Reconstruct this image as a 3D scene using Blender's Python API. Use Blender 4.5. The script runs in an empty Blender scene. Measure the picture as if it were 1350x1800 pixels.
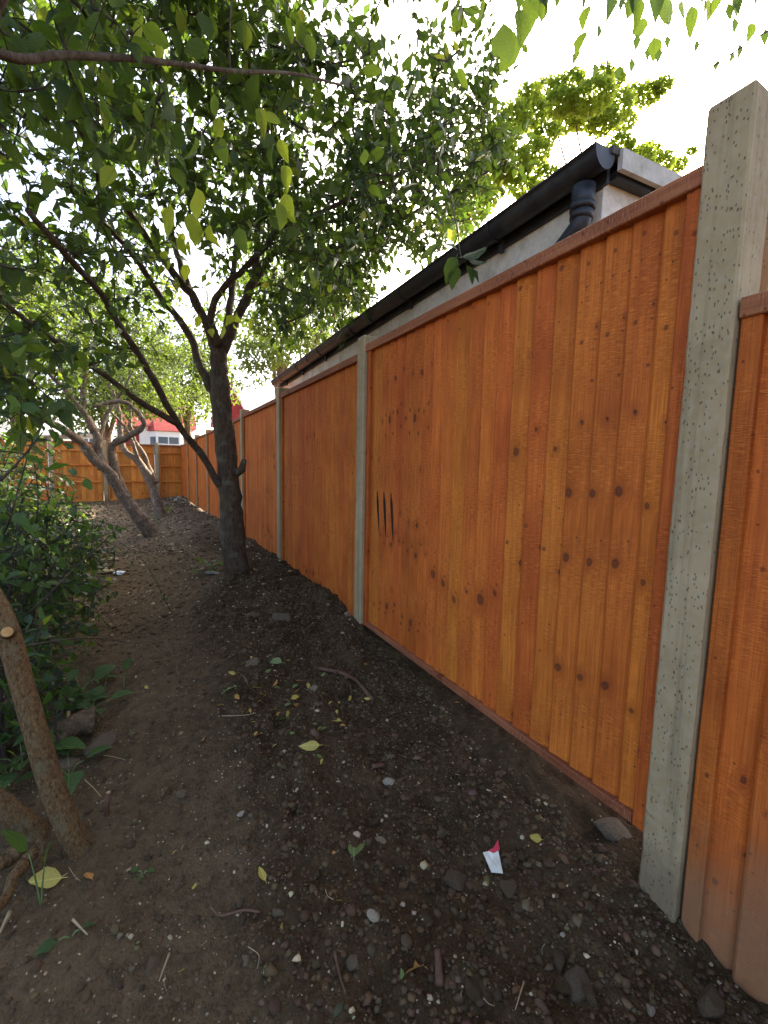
import bpy, bmesh, math, random
import numpy as np
from mathutils import Vector, Matrix

random.seed(7)
RNG = np.random.default_rng(11)
SC = bpy.context.scene
COL = SC.collection

# ------------------------------------------------------------------ camera
YAW, PITCH, ROLL, FPX = 0.5063, 0.1025, 0.0208, 757.5
CAMZ = 1.25
cf = np.array([math.sin(YAW)*math.cos(PITCH), math.cos(YAW)*math.cos(PITCH), -math.sin(PITCH)])
cr0 = np.array([math.cos(YAW), -math.sin(YAW), 0.0])
cu0 = np.cross(cr0, cf)
cr = math.cos(ROLL)*cr0 + math.sin(ROLL)*cu0
cu = -math.sin(ROLL)*cr0 + math.cos(ROLL)*cu0
cam = bpy.data.cameras.new("camera")
cam_o = bpy.data.objects.new("camera", cam)
COL.objects.link(cam_o)
cam.sensor_fit = 'VERTICAL'
cam.sensor_height = 24.0
cam.lens = FPX/1800*24.0
cam.clip_start = 0.02
cam.clip_end = 2000
cam_o.matrix_world = Matrix(((cr[0], cu[0], -cf[0], 0), (cr[1], cu[1], -cf[1], 0), (cr[2], cu[2], -cf[2], CAMZ), (0, 0, 0, 1)))
SC.camera = cam_o

# ------------------------------------------------------------------ sky, sun, exposure
SUN_AZ, SUN_EL = math.radians(54), math.radians(35)
w = bpy.data.worlds.new("World")
SC.world = w
w.use_nodes = True
wn = w.node_tree.nodes
wl = w.node_tree.links
sky = wn.new('ShaderNodeTexSky')
sky.sky_type = 'NISHITA'
sky.sun_disc = False
sky.sun_elevation = SUN_EL
sky.sun_rotation = SUN_AZ
sky.air_density = 0.7
sky.dust_density = 4.5
sky.ozone_density = 0.2
bg = wn['Background']
bg.inputs['Strength'].default_value = 0.15
wl.new(sky.outputs[0], bg.inputs['Color'])
sun = bpy.data.lights.new("sun", 'SUN')
sun.energy = 4.6
sun.angle = math.radians(0.5)
sun.color = (1.0, 0.93, 0.80)
sun_o = bpy.data.objects.new("sun", sun)
COL.objects.link(sun_o)
sd = Vector((math.sin(SUN_AZ)*math.cos(SUN_EL), math.cos(SUN_AZ)*math.cos(SUN_EL), math.sin(SUN_EL)))
sun_o.rotation_euler = sd.to_track_quat('Z', 'Y').to_euler()
sun_o.location = sd*60
SC.view_settings.view_transform = 'Standard'
SC.view_settings.look = 'None'
SC.view_settings.gamma = 1.0
SC.view_settings.exposure = 2.4
SC.view_settings.use_curve_mapping = False
SC.cycles.max_bounces = 6
SC.cycles.diffuse_bounces = 3
SC.cycles.glossy_bounces = 2
SC.cycles.transmission_bounces = 5
SC.cycles.transparent_max_bounces = 4
SC.cycles.use_denoising = True
SC.cycles.sample_clamp_indirect = 8.0

# ------------------------------------------------------------------ helpers
def ray(px, py):
    return cf + (px-675)/FPX*cr - (py-900)/FPX*cu

def P(px, py, X=None, Y=None, Z=None, R=None):
    """world point on the ray of a photo pixel, fixed by one real-world coordinate"""
    d = ray(px, py)
    if X is not None: t = X/d[0]
    elif Y is not None: t = Y/d[1]
    elif Z is not None: t = (Z-CAMZ)/d[2]
    else: t = R/np.linalg.norm(d)
    q = d*t
    q[2] += CAMZ
    return q

def to_px(p):
    q = np.asarray(p, float) - np.array([0, 0, CAMZ])
    d = q@cf
    d = np.where(np.abs(d) < 1e-6, 1e-6, d)
    return 675+FPX*(q@cr)/d, 900-FPX*(q@cu)/d, d

def sstep(a, b, x):
    t = np.clip((np.asarray(x, float)-a)/(b-a), 0, 1)
    return t*t*(3-2*t)

def hash2(i, j, s):
    v = np.sin(i*127.1+j*311.7+s*74.7)*43758.5453
    return v-np.floor(v)

def vnoise(x, y, s=0):
    x = np.asarray(x, float); y = np.asarray(y, float)
    i = np.floor(x); j = np.floor(y); a = x-i; b = y-j
    a = a*a*(3-2*a); b = b*b*(3-2*b)
    return (hash2(i, j, s)*(1-a)+hash2(i+1, j, s)*a)*(1-b)+(hash2(i, j+1, s)*(1-a)+hash2(i+1, j+1, s)*a)*b - .5

def loose(x, y):
    """1 where the soil was freshly dug along the fence, 0 on the trodden path"""
    edge = 0.33 + 0.10*np.sin(y*1.7+.6) - 0.18*sstep(1.9, .9, y) + 0.12*vnoise(x*3, y*3, 5)
    edge = edge + 0.25*sstep(3.4, 4.4, y)
    return sstep(edge-.10, edge+.12, x)

def hground(x, y):
    x = np.asarray(x, float); y = np.asarray(y, float)
    m = sstep(1.0, 2.9, y)*(0.10+0.12*sstep(-.5, .8, x))
    m = m*(1-.55*sstep(6.0, 10.5, y))
    z = 0.01 + m - .04*sstep(.6, -.2, y)
    z = z + 0.05*sstep(.8, 1.15, x)*sstep(.4, .7, y)*(1-sstep(1.6, 2.4, y))
    z = z - .05*sstep(-.4, -1.2, x)*sstep(5, 3, y)
    near = 1-sstep(14, 22, np.hypot(x, y))
    L = loose(x, y)
    z = z + near*(0.07*vnoise(x*.9, y*.9, 1) + .035*vnoise(x*2.3, y*2.3, 2))
    z = z + near*(L*.045+.012)*vnoise(x*6, y*6, 3) + near*(L*.030+.006)*vnoise(x*14, y*14, 4) + near*(L*.020+.005)*vnoise(x*31, y*31, 6)
    z = z + near*L*.022
    return z

def on_ground(px, py):
    z = 0.05
    for _ in range(12):
        q = P(px, py, Z=z)
        z = .5*z+.5*float(hground(q[0], q[1]))
    return np.array([q[0], q[1], float(hground(q[0], q[1]))])

def tag(o, label=None, cat=None, group=None, kind=None):
    if label: o["label"] = label
    if cat: o["category"] = cat
    if group: o["group"] = group
    if kind: o["kind"] = kind
    return o

def empty(name, loc=(0, 0, 0), label=None, cat=None, group=None, rz=0.0):
    o = bpy.data.objects.new(name, None)
    o.empty_display_size = .1
    COL.objects.link(o)
    o.location = loc
    o.rotation_euler = (0, 0, rz)
    return tag(o, label, cat, group)

def link(name, me, parent=None, mat=None, loc=None, rot=None, scale=None):
    if mat is not None and not me.materials:
        me.materials.append(mat)
    o = bpy.data.objects.new(name, me)
    COL.objects.link(o)
    if parent is not None: o.parent = parent
    if loc is not None: o.location = loc
    if rot is not None: o.rotation_euler = rot
    if scale is not None: o.scale = scale
    return o

def mesh_py(name, v, f, smooth=False):
    me = bpy.data.meshes.new(name)
    me.from_pydata([tuple(map(float, q)) for q in v], [], f)
    if smooth:
        me.polygons.foreach_set('use_smooth', [True]*len(me.polygons))
    me.update()
    return me

def mesh_np(name, V, T, smooth=False, col=None):
    """triangle mesh from numpy arrays; col = per-vertex rgb"""
    V = np.asarray(V, np.float32).reshape(-1, 3); T = np.asarray(T, np.int32)
    k = T.shape[1]
    me = bpy.data.meshes.new(name)
    me.vertices.add(len(V)); me.vertices.foreach_set('co', V.ravel())
    me.loops.add(T.size); me.loops.foreach_set('vertex_index', T.ravel())
    me.polygons.add(len(T))
    me.polygons.foreach_set('loop_start', np.arange(0, T.size, k, dtype=np.int32))
    me.polygons.foreach_set('loop_total', np.full(len(T), k, np.int32))
    if smooth: me.polygons.foreach_set('use_smooth', np.ones(len(T), bool))
    if col is not None:
        a = me.color_attributes.new('Col', 'FLOAT_COLOR', 'POINT')
        c = np.ones((len(V), 4), np.float32); c[:, :3] = col
        a.data.foreach_set('color', c.ravel())
    me.update(calc_edges=True)
    return me

class MB:
    """collects simple solids for one mesh"""
    def __init__(s): s.v = []; s.f = []
    def add(s, v, f):
        b = len(s.v); s.v += [tuple(map(float, q)) for q in v]; s.f += [tuple(i+b for i in q) for q in f]
    def box(s, x0, x1, y0, y1, z0, z1, ch=0.0):
        if ch <= 0:
            s.add([(x0, y0, z0), (x1, y0, z0), (x1, y1, z0), (x0, y1, z0), (x0, y0, z1), (x1, y0, z1), (x1, y1, z1), (x0, y1, z1)],
                  [(3, 2, 1, 0), (4, 5, 6, 7), (0, 1, 5, 4), (1, 2, 6, 5), (2, 3, 7, 6), (3, 0, 4, 7)])
        else:
            c = ch
            ring = [(x0+c, y0), (x1-c, y0), (x1, y0+c), (x1, y1-c), (x1-c, y1), (x0+c, y1), (x0, y1-c), (x0, y0+c)]
            inn = [(min(max(x, x0+c), x1-c), min(max(y, y0+c), y1-c)) for x, y in ring]
            v = [(x, y, z0) for x, y in ring]+[(x, y, z1-c) for x, y in ring]+[(x, y, z1) for x, y in inn]
            f = [tuple(range(7, -1, -1))]
            for i in range(8):
                j = (i+1) % 8
                f += [(i, j, 8+j, 8+i), (8+i, 8+j, 16+j, 16+i)]
            f.append(tuple(range(16, 24)))
            s.add(v, f)
    def prism(s, poly, axis, a, b):
        """poly = 2-D outline; extruded from a to b along axis 'x','y','z'"""
        n = len(poly)
        def pt(p, t):
            return {'x': (t, p[0], p[1]), 'y': (p[0], t, p[1]), 'z': (p[0], p[1], t)}[axis]
        v = [pt(p, a) for p in poly]+[pt(p, b) for p in poly]
        f = [tuple(range(n-1, -1, -1)), tuple(range(n, 2*n))]
        f += [(i, (i+1) % n, n+(i+1) % n, n+i) for i in range(n)]
        s.add(v, f)
    def tube(s, pts, rad, n=8, wob=0.0, cap=True):
        v, f = tube_vf(pts, rad, n, wob, cap)
        s.add(v, f)
    def build(s, name, mat, parent=None, smooth=False, loc=None, rot=None):
        me = mesh_py(name, s.v, s.f, smooth)
        bm = bmesh.new(); bm.from_mesh(me); bmesh.ops.recalc_face_normals(bm, faces=bm.faces); bm.to_mesh(me); bm.free()
        return link(name, me, parent, mat, loc, rot)

def catmull(pts, per=5):
    p = np.asarray(pts, float)
    if len(p) < 3: 
        t = np.linspace(0, 1, per+1)[:, None]
        return p[0]*(1-t)+p[-1]*t
    q = np.vstack([2*p[0]-p[1], p, 2*p[-1]-p[-2]])
    out = []
    for i in range(1, len(q)-2):
        for t in np.linspace(0, 1, per, endpoint=False):
            a, b, c, d = q[i-1], q[i], q[i+1], q[i+2]
            out.append(.5*((2*b)+(-a+c)*t+(2*a-5*b+4*c-d)*t*t+(-a+3*b-3*c+d)*t**3))
    out.append(p[-1])
    return np.array(out)

def tube_vf(pts, rad, n=8, wob=0.0, cap=True):
    p = np.asarray(pts, float); r = np.asarray(rad, float)
    m = len(p)
    tan = np.gradient(p, axis=0)
    tan /= np.linalg.norm(tan, axis=1)[:, None]+1e-9
    ref = np.array([0.31, 0.95, 0.11]) if abs(tan[0][1]) < .8 else np.array([.9, .1, .4])
    u = np.cross(tan, ref); u /= np.linalg.norm(u, axis=1)[:, None]+1e-9
    v = np.cross(tan, u)
    a = np.linspace(0, 2*np.pi, n, endpoint=False)
    R = np.repeat(r[:, None], n, 1)
    if wob > 0:
        s = random.random()*50
        R = R*(1+wob*(vnoise(np.arange(m)[:, None]*.55+s, np.cos(a)[None]*1.6+3, 3)+vnoise(np.arange(m)[:, None]*.9+s, np.sin(a)[None]*2.2+7, 4))*1.6)
    V = p[:, None]+R[..., None]*(np.cos(a)[None, :, None]*u[:, None]+np.sin(a)[None, :, None]*v[:, None])
    V = V.reshape(-1, 3)
    F = []
    for i in range(m-1):
        for k in range(n):
            F.append((i*n+k, i*n+(k+1) % n, (i+1)*n+(k+1) % n, (i+1)*n+k))
    if cap:
        F.append(tuple(range(n-1, -1, -1))); F.append(tuple((m-1)*n+k for k in range(n)))
    return V, F

# ------------------------------------------------------------------ material helpers
class Mat:
    def __init__(s, name, rough=.8, spec=.3):
        s.m = bpy.data.materials.new(name); s.m.use_nodes = True
        s.t = s.m.node_tree; s.N = s.t.nodes; s.L = s.t.links
        s.b = s.N['Principled BSDF']; s.out = s.N['Material Output']
        s.b.inputs['Roughness'].default_value = rough
        s.b.inputs['Specular IOR Level'].default_value = spec
    def put(s, sock, val):
        if isinstance(val, bpy.types.NodeSocket): s.L.new(val, sock)
        else: sock.default_value = val
    def math(s, op, a, b=0.0, c=None, clamp=False):
        n = s.N.new('ShaderNodeMath'); n.operation = op; n.use_clamp = clamp
        s.put(n.inputs[0], a); s.put(n.inputs[1], b)
        if c is not None: s.put(n.inputs[2], c)
        return n.outputs[0]
    def mapr(s, v, a, b, c=0.0, d=1.0, smooth=False):
        n = s.N.new('ShaderNodeMapRange'); n.clamp = True
        if smooth: n.interpolation_type = 'SMOOTHSTEP'
        s.put(n.inputs['Value'], v)
        for k, x in zip(('From Min', 'From Max', 'To Min', 'To Max'), (a, b, c, d)): s.put(n.inputs[k], x)
        return n.outputs[0]
    def mix(s, f, a, b, mode='MIX'):
        n = s.N.new('ShaderNodeMix'); n.data_type = 'RGBA'; n.blend_type = mode
        s.put(n.inputs[0], f)
        s.put(n.inputs[6], (*a, 1) if isinstance(a, tuple) and len(a) == 3 else a)
        s.put(n.inputs[7], (*b, 1) if isinstance(b, tuple) and len(b) == 3 else b)
        return n.outputs[2]
    def comb(s, x, y, z=0.0):
        n = s.N.new('ShaderNodeCombineXYZ')
        for i, q in enumerate((x, y, z)): s.put(n.inputs[i], q)
        return n.outputs[0]
    def sep(s, v):
        n = s.N.new('ShaderNodeSeparateXYZ'); s.L.new(v, n.inputs[0]); return n.outputs
    def coord(s, which='Object'):
        return s.N.new('ShaderNodeTexCoord').outputs[which]
    def noise(s, vec, scale=5.0, detail=3.0, rough=.55, dist=0.0):
        n = s.N.new('ShaderNodeTexNoise')
        if vec is not None: s.L.new(vec, n.inputs['Vector'])
        n.inputs['Scale'].default_value = scale; n.inputs['Detail'].default_value = detail
        n.inputs['Roughness'].default_value = rough; n.inputs['Distortion'].default_value = dist
        return n.outputs[0]
    def voro(s, vec, scale=5.0, dim='3D', feature='F1', rnd=1.0):
        n = s.N.new('ShaderNodeTexVoronoi'); n.voronoi_dimensions = dim; n.feature = feature
        s.L.new(vec, n.inputs['Vector']); n.inputs['Scale'].default_value = scale
        n.inputs['Randomness'].default_value = rnd
        return n.outputs
    def bump(s, h, strength=.5, dist=.01, prev=None):
        n = s.N.new('ShaderNodeBump'); n.inputs['Strength'].default_value = strength; n.inputs['Distance'].default_value = dist
        s.L.new(h, n.inputs['Height'])
        if prev is not None: s.L.new(prev, n.inputs['Normal'])
        s.L.new(n.outputs[0], s.b.inputs['Normal'])
        return n.outputs[0]
    def color(s, c):
        s.put(s.b.inputs['Base Color'], (*c, 1) if isinstance(c, tuple) and len(c) == 3 else c)

def m_wood(name='stained_wood', dark=(.42, .090, .009), light=(.67, .175, .020)):
    k = Mat(name, .74, .28)
    oi = k.N.new('ShaderNodeObjectInfo')
    r, g, b = k.sep(oi.outputs['Color'])[0:3]
    x, y, z = k.sep(k.coord('Object'))[0:3]
    jit = k.math('MULTIPLY', oi.outputs['Random'], .11)
    u = k.math('ADD', y, k.math('MULTIPLY', r, 37.0))
    v = k.math('ADD', k.math('ADD', z, k.math('MULTIPLY', r, 53.0)), jit)
    # knots
    vo = k.voro(k.comb(k.math('MULTIPLY', u, 6.0), k.math('MULTIPLY', v, 4.3)), 1.0, '2D')
    rnd = k.sep(vo['Color'])[0]
    rad = k.math('MULTIPLY', k.mapr(rnd, .30, 1.0, 0.0, .115), k.mapr(k.math('FRACT', k.math('MULTIPLY', oi.outputs['Random'], 7.7)), 0, 1, .12, 1.15))
    kd = k.math('ADD', vo['Distance'], k.math('MULTIPLY', k.math('SUBTRACT', k.noise(k.comb(u, v), 34, 2), .5), .075))
    e0 = k.math('MULTIPLY', rad, .55); e1 = k.math('ADD', k.math('MULTIPLY', rad, 1.05), .004)
    knot = k.mapr(kd, e0, e1, 1.0, 0.0, True)
    has = k.math('GREATER_THAN', rad, .008)
    halo = k.math('MULTIPLY', k.mapr(kd, rad, k.math('ADD', k.math('MULTIPLY', rad, 3.0), .04), 1.0, 0.0, True), has)
    # grain
    warp = k.noise(k.comb(k.math('MULTIPLY', u, 7.0), k.math('MULTIPLY', v, .55), r), 1.0, 2)
    ph = k.math('ADD', k.math('ADD', k.math('MULTIPLY', warp, 46.0), k.math('MULTIPLY', u, 190.0)), k.math('MULTIPLY', halo, 11.0))
    ring = k.math('ADD', k.math('MULTIPLY', k.math('SINE', ph), .5), .5)
    fib = k.noise(k.comb(k.math('MULTIPLY', u, 260.0), k.math('MULTIPLY', v, 5.0), k.math('MULTIPLY', halo, .8)), 1.0, 3)
    hatch = k.noise(k.comb(k.math('MULTIPLY', u, 42.0), k.math('MULTIPLY', v, 330.0)), 1.0, 2)
    hm = k.mapr(k.noise(k.comb(u, v), 4.5, 2), .36, .54)
    blot = k.noise(k.comb(k.math('MULTIPLY', u, 3.2), k.math('MULTIPLY', v, 1.5), k.math('MULTIPLY', oi.outputs['Random'], 9.0)), 1.6, 4, .6)
    c = k.mix(k.mapr(blot, .33, .66), dark, light)
    big = k.noise(k.comb(k.math('MULTIPLY', u, 1.6), k.math('MULTIPLY', v, 2.6), 4.0), 1.7, 5, .65)
    c = k.mix(k.mapr(big, .54, .70, 0, .38), c, (dark[0]*.72, dark[1]*.62, dark[2]*.6))
    c = k.mix(k.math('MULTIPLY', ring, .30), c, (dark[0]*.8, dark[1]*.75, dark[2]*.7))
    c = k.mix(k.mapr(fib, .42, .68, 0.0, .55), c, (dark[0]*.62, dark[1]*.55, dark[2]*.5))
    hl = k.math('MULTIPLY', k.mapr(hatch, .50, .75), k.math('MULTIPLY', hm, .78))
    c = k.mix(hl, c, (min(1, light[0]*1.2), light[1]*1.35, light[2]*1.7))
    hd = k.math('MULTIPLY', k.mapr(hatch, .46, .25), k.math('MULTIPLY', hm, .50))
    c = k.mix(hd, c, (dark[0]*.5, dark[1]*.45, dark[2]*.4))
    c = k.mix(k.math('MULTIPLY', halo, .42), c, (dark[0]*.7, dark[1]*.6, dark[2]*.5))
    c = k.mix(k.math('MULTIPLY', k.math('MULTIPLY', knot, has), .82), c, k.mix(k.mapr(kd, 0.0, k.math('ADD', k.math('MULTIPLY', rad, .8), .001)), (.15, .034, .008), (.055, .013, .005)))
    # a second, finer family of knots
    vs = k.voro(k.comb(k.math('ADD', k.math('MULTIPLY', u, 11.0), 3.3), k.math('ADD', k.math('MULTIPLY', v, 8.5), 7.1)), 1.0, '2D')
    rs = k.mapr(k.sep(vs['Color'])[1], .62, 1.0, 0.0, .13)
    ks = k.mapr(k.math('ADD', vs['Distance'], k.math('MULTIPLY', k.math('SUBTRACT', k.noise(k.comb(u, v), 70, 2), .5), .12)), k.math('MULTIPLY', rs, .4), k.math('ADD', rs, .004), 1.0, 0.0, True)
    ks = k.math('MULTIPLY', ks, k.math('GREATER_THAN', rs, .012))
    c = k.mix(k.math('MULTIPLY', ks, .72), c, (.10, .022, .006))
    # small dark nail and pin marks
    pv = k.voro(k.comb(u, v), 24.0, '2D')
    pr = k.sep(pv['Color'])[1]
    pin = k.math('MULTIPLY', k.mapr(pv['Distance'], .05, .10, 1.0, 0.0), k.math('GREATER_THAN', pr, .86))
    c = k.mix(k.math('MULTIPLY', pin, .75), c, (.05, .014, .006))
    # long dark splits on a few boards (object colour, blue)
    cy = k.math('ADD', y, k.math('ADD', k.math('MULTIPLY', k.math('SUBTRACT', z, .80), -.10), k.math('MULTIPLY', k.math('SUBTRACT', warp, .5), .05)))
    cw = k.math('MULTIPLY', k.mapr(z, .58, .80, .002, .011), k.mapr(z, .82, .90, 1.0, .2))
    cm = k.math('LESS_THAN', k.math('ABSOLUTE', cy), cw)
    zr = k.math('MULTIPLY', k.math('GREATER_THAN', z, .58), k.math('LESS_THAN', z, .88))
    crack = k.math('MULTIPLY', k.math('MULTIPLY', cm, zr), k.math('GREATER_THAN', b, .5))
    c = k.mix(crack, c, (.012, .006, .004))
    # long streaks of their own on every board
    stv = k.noise(k.comb(k.math('ADD', k.math('MULTIPLY', y, 34.0), k.math('MULTIPLY', oi.outputs['Random'], 91.0)), k.math('MULTIPLY', z, .55), k.math('MULTIPLY', oi.outputs['Random'], 31.0)), 1.0, 3, .6)
    c = k.mix(k.mapr(stv, .54, .70, 0, .34), c, (dark[0]*.60, dark[1]*.52, dark[2]*.5))
    c = k.mix(k.mapr(stv, .40, .28, 0, .15), c, (min(1, light[0]*1.12), light[1]*1.25, light[2]*1.4))
    # per-board tone
    hs = k.N.new('ShaderNodeHueSaturation')
    k.L.new(c, hs.inputs['Color']); k.L.new(g, hs.inputs['Value'])
    k.put(hs.inputs['Hue'], k.mapr(oi.outputs['Random'], 0, 1, .494, .506))
    c = hs.outputs[0]
    # dried soil splashed on the foot of boards (object alpha = its height in metres)
    dirt = k.mapr(k.math('ADD', z, k.math('MULTIPLY', k.math('SUBTRACT', k.noise(k.comb(k.math('ADD', u, k.math('MULTIPLY', oi.outputs['Random'], 9)), v), 7, 4), .5), .34)),
                  k.math('MULTIPLY', oi.outputs['Alpha'], .45), oi.outputs['Alpha'], .70, 0.0, True)
    dirt = k.math('MULTIPLY', dirt, k.math('GREATER_THAN', oi.outputs['Alpha'], .02))
    c = k.mix(dirt, c, (.22, .13, .065))
    k.color(c)
    h = k.math('ADD', k.math('ADD', k.math('MULTIPLY', hatch, k.math('MULTIPLY', hm, .8)), k.math('MULTIPLY', fib, .5)), k.math('MULTIPLY', ring, .18))
    h = k.math('SUBTRACT', h, k.math('MULTIPLY', crack, 3.0))
    k.bump(h, .8, .003)
    return k.m

def m_concrete():
    k = Mat('concrete', .85, .25)
    o = k.coord('Object')
    n1 = k.noise(o, 3.5, 5, .6); n2 = k.noise(o, 45, 3)
    c = k.mix(k.mapr(n1, .3, .7), (.29, .205, .098), (.44, .330, .180))
    c = k.mix(k.mapr(n2, .42, .75, 0, .45), c, (.40, .34, .23))
    ox, oy_, oz = k.sep(o)[0:3]
    stk = k.noise(k.comb(k.math('MULTIPLY', ox, 38.0), k.math('MULTIPLY', oy_, 38.0), k.math('MULTIPLY', oz, 1.3)), 1.0, 4, .65)
    c = k.mix(k.mapr(stk, .50, .72, 0, .55), c, (.145, .108, .058))
    c = k.mix(k.mapr(k.noise(o, 5.5, 5, .7), .55, .70, 0, .45), c, (.19, .150, .078))
    mud = k.mapr(k.math('ADD', oz, k.math('MULTIPLY', k.math('SUBTRACT', k.noise(o, 14, 4, .7), .5), .30)), .10, .34, .65, 0.0, True)
    c = k.mix(mud, c, (.12, .085, .05))
    w_ = k.N.new('ShaderNodeVectorMath'); w_.operation = 'MULTIPLY'; w_.inputs[1].default_value = (1, 1, .45)
    k.L.new(o, w_.inputs[0])
    v1 = k.voro(w_.outputs[0], 190); v2 = k.voro(w_.outputs[0], 85)
    p1 = k.math('MULTIPLY', k.mapr(v1['Distance'], .20, .34, 1, 0), k.math('GREATER_THAN', k.sep(v1['Color'])[0], .88))
    p2 = k.math('MULTIPLY', k.mapr(k.math('ADD', v2['Distance'], k.math('MULTIPLY', n2, .2)), .20, .30, 1, 0), k.math('GREATER_THAN', k.sep(v2['Color'])[0], .84))
    pit = k.math('MAXIMUM', p1, p2)
    c = k.mix(k.math('MULTIPLY', pit, .7), c, (.07, .055, .035))
    k.color(c)
    h = k.math('SUBTRACT', k.math('MULTIPLY', n2, .5), k.math('MULTIPLY', pit, 1.2))
    k.bump(k.math('ADD', h, k.math('MULTIPLY', n1, 1.5)), .6, .004)
    return k.m

def m_soil():
    k = Mat('soil', .95, .15)
    o = k.coord('Object')
    at = k.N.new('ShaderNodeAttribute'); at.attribute_name = 'Col'
    L = k.sep(at.outputs['Color'])
    n1 = k.noise(o, 2.2, 5, .62); n2 = k.noise(o, 22, 4, .7); n3 = k.noise(o, 120, 3, .7)
    wet = k.mix(k.mapr(n1, .3, .7), (.046, .0265, .0105), (.092, .0565, .0245))
    dry = k.mix(k.mapr(n1, .3, .7), (.086, .055, .0245), (.150, .102, .052))
    c = k.mix(k.math('ADD', L[0], k.mapr(n2, .3, .7, -.25, .25), clamp=True), dry, wet)
    c = k.mix(L[1], c, (.26, .20, .13))  # far soil painted paler, for dust and the stronger skylight there
    c = k.mix(k.mapr(n2, .38, .70, 0, .55), c, (.016, .010, .005))
    c = k.mix(k.mapr(n3, .55, .75, 0, .5), c, (.105, .07, .037))
    v = k.voro(o, 70); sp = k.math('MULTIPLY', k.mapr(v['Distance'], .18, .30, 1, 0), k.math('GREATER_THAN', k.sep(v['Color'])[0], .88))
    c = k.mix(k.math('MULTIPLY', sp, .8), c, k.mix(k.sep(v['Color'])[1], (.13, .10, .07), (.40, .33, .23)))
    k.color(c)
    vb = k.voro(o, 38); vb2 = k.voro(o, 95)
    h = k.math('ADD', k.math('MULTIPLY', n2, .9), k.math('MULTIPLY', n3, .45))
    h = k.math('SUBTRACT', h, k.math('MULTIPLY', vb['Distance'], k.math('ADD', k.math('MULTIPLY', L[0], .55), .12)))
    h = k.math('SUBTRACT', h, k.math('MULTIPLY', vb2['Distance'], .28))
    k.bump(h, 1.0, .02)
    return k.m

def m_attr(name, rough=.9, scale=60, amt=.35, bump=.004, spec=.2):
    """colour from the mesh's own attribute with some mottling"""
    k = Mat(name, rough, spec)
    at = k.N.new('ShaderNodeAttribute'); at.attribute_name = 'Col'
    n = k.noise(k.coord('Object'), scale, 3, .65)
    c = k.mix(k.mapr(n, .3, .7, 0, amt), at.outputs['Color'], (.02, .016, .011))
    k.color(c); k.bump(n, .6, bump)
    return k.m

def m_stone(name, a, b, scale=30):
    k = Mat(name, .9, .2)
    o = k.coord('Object'); oi = k.N.new('ShaderNodeObjectInfo')
    n = k.noise(o, scale, 4, .65); n2 = k.noise(o, scale*.3, 3)
    c = k.mix(k.mapr(n, .3, .7), a, b)
    c = k.mix(k.mapr(n2, .45, .7, 0, .6), c, (.045, .034, .022))
    hs = k.N.new('ShaderNodeHueSaturation'); k.L.new(c, hs.inputs['Color'])
    k.put(hs.inputs['Value'], k.mapr(oi.outputs['Random'], 0, 1, .6, 1.25)); k.put(hs.inputs['Saturation'], k.mapr(oi.outputs['Random'], 0, 1, 1.15, .8))
    k.color(hs.outputs[0]); k.bump(n, .7, .006)
    return k.m

def m_bark(name, a, b, lich=None, sc=1.0, zs=.25):
    k = Mat(name, .9, .2)
    o = k.coord('Object')
    vm = k.N.new('ShaderNodeVectorMath'); vm.operation = 'MULTIPLY'; vm.inputs[1].default_value = (1, 1, zs); k.L.new(o, vm.inputs[0])
    n1 = k.noise(vm.outputs[0], 42*sc, 5, .7, .4); n2 = k.noise(o, 9*sc, 4, .6); n3 = k.noise(vm.outputs[0], 150*sc, 2)
    c = k.mix(k.mapr(n1, .32, .68), a, b)
    c = k.mix(k.mapr(n3, .5, .75, 0, .35), c, tuple(min(1, q*1.7) for q in b))
    if lich: c = k.mix(k.mapr(n2, .54, .66, 0, .75), c, lich)
    else: c = k.mix(k.mapr(n2, .5, .7, 0, .5), c, tuple(q*.55 for q in a))
    k.color(c)
    k.bump(k.math('ADD', n1, k.math('MULTIPLY', n2, .6)), .9, .012)
    return k.m

def m_leaf(name, a, b, trans, ta=.42, yellow=None, yfrac=.06, obj=False, rough=.45):
    k = Mat(name, rough, .35)
    if obj: rv = k.N.new('ShaderNodeObjectInfo').outputs['Random']
    else: rv = k.N.new('ShaderNodeNewGeometry').outputs['Random Per Island']
    c = k.mix(rv, a, b)
    t = k.mix(rv, trans, tuple(q*.75 for q in trans))
    if yellow:
        ym = k.math('GREATER_THAN', k.math('FRACT', k.math('MULTIPLY', rv, 17.31)), 1-yfrac)
        c = k.mix(ym, c, yellow); t = k.mix(ym, t, tuple(min(1, q*1.3) for q in yellow))
    if obj:
        x, y, z = k.sep(k.coord('Object'))[0:3]
        # side veins run out from the midrib towards the tip
        ax = k.math('ABSOLUTE', x)
        vein = k.math('SINE', k.math('MULTIPLY', k.math('SUBTRACT', y, k.math('MULTIPLY', ax, .8)), 48.0))
        vm = k.mapr(vein, .80, 1.0)
        mid = k.mapr(ax, .008, .026, 1, 0)
        vv = k.math('MAXIMUM', k.math('MULTIPLY', vm, .45), mid)
        c = k.mix(k.math('MULTIPLY', vv, .5), c, tuple(min(1, q*2.2) for q in b))
        t = k.mix(k.math('MULTIPLY', vv, .4), t, tuple(q*.5 for q in trans))
        k.bump(k.math('ADD', vv, k.noise(k.coord('Object'), 14, 2)), .5, .05)
    k.color(c)
    tr = k.N.new('ShaderNodeBsdfTranslucent'); k.L.new(t, tr.inputs['Color'])
    mx = k.N.new('ShaderNodeMixShader'); mx.inputs[0].default_value = ta
    k.L.new(k.b.outputs[0], mx.inputs[1]); k.L.new(tr.outputs[0], mx.inputs[2]); k.L.new(mx.outputs[0], k.out.inputs[0])
    return k.m

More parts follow.
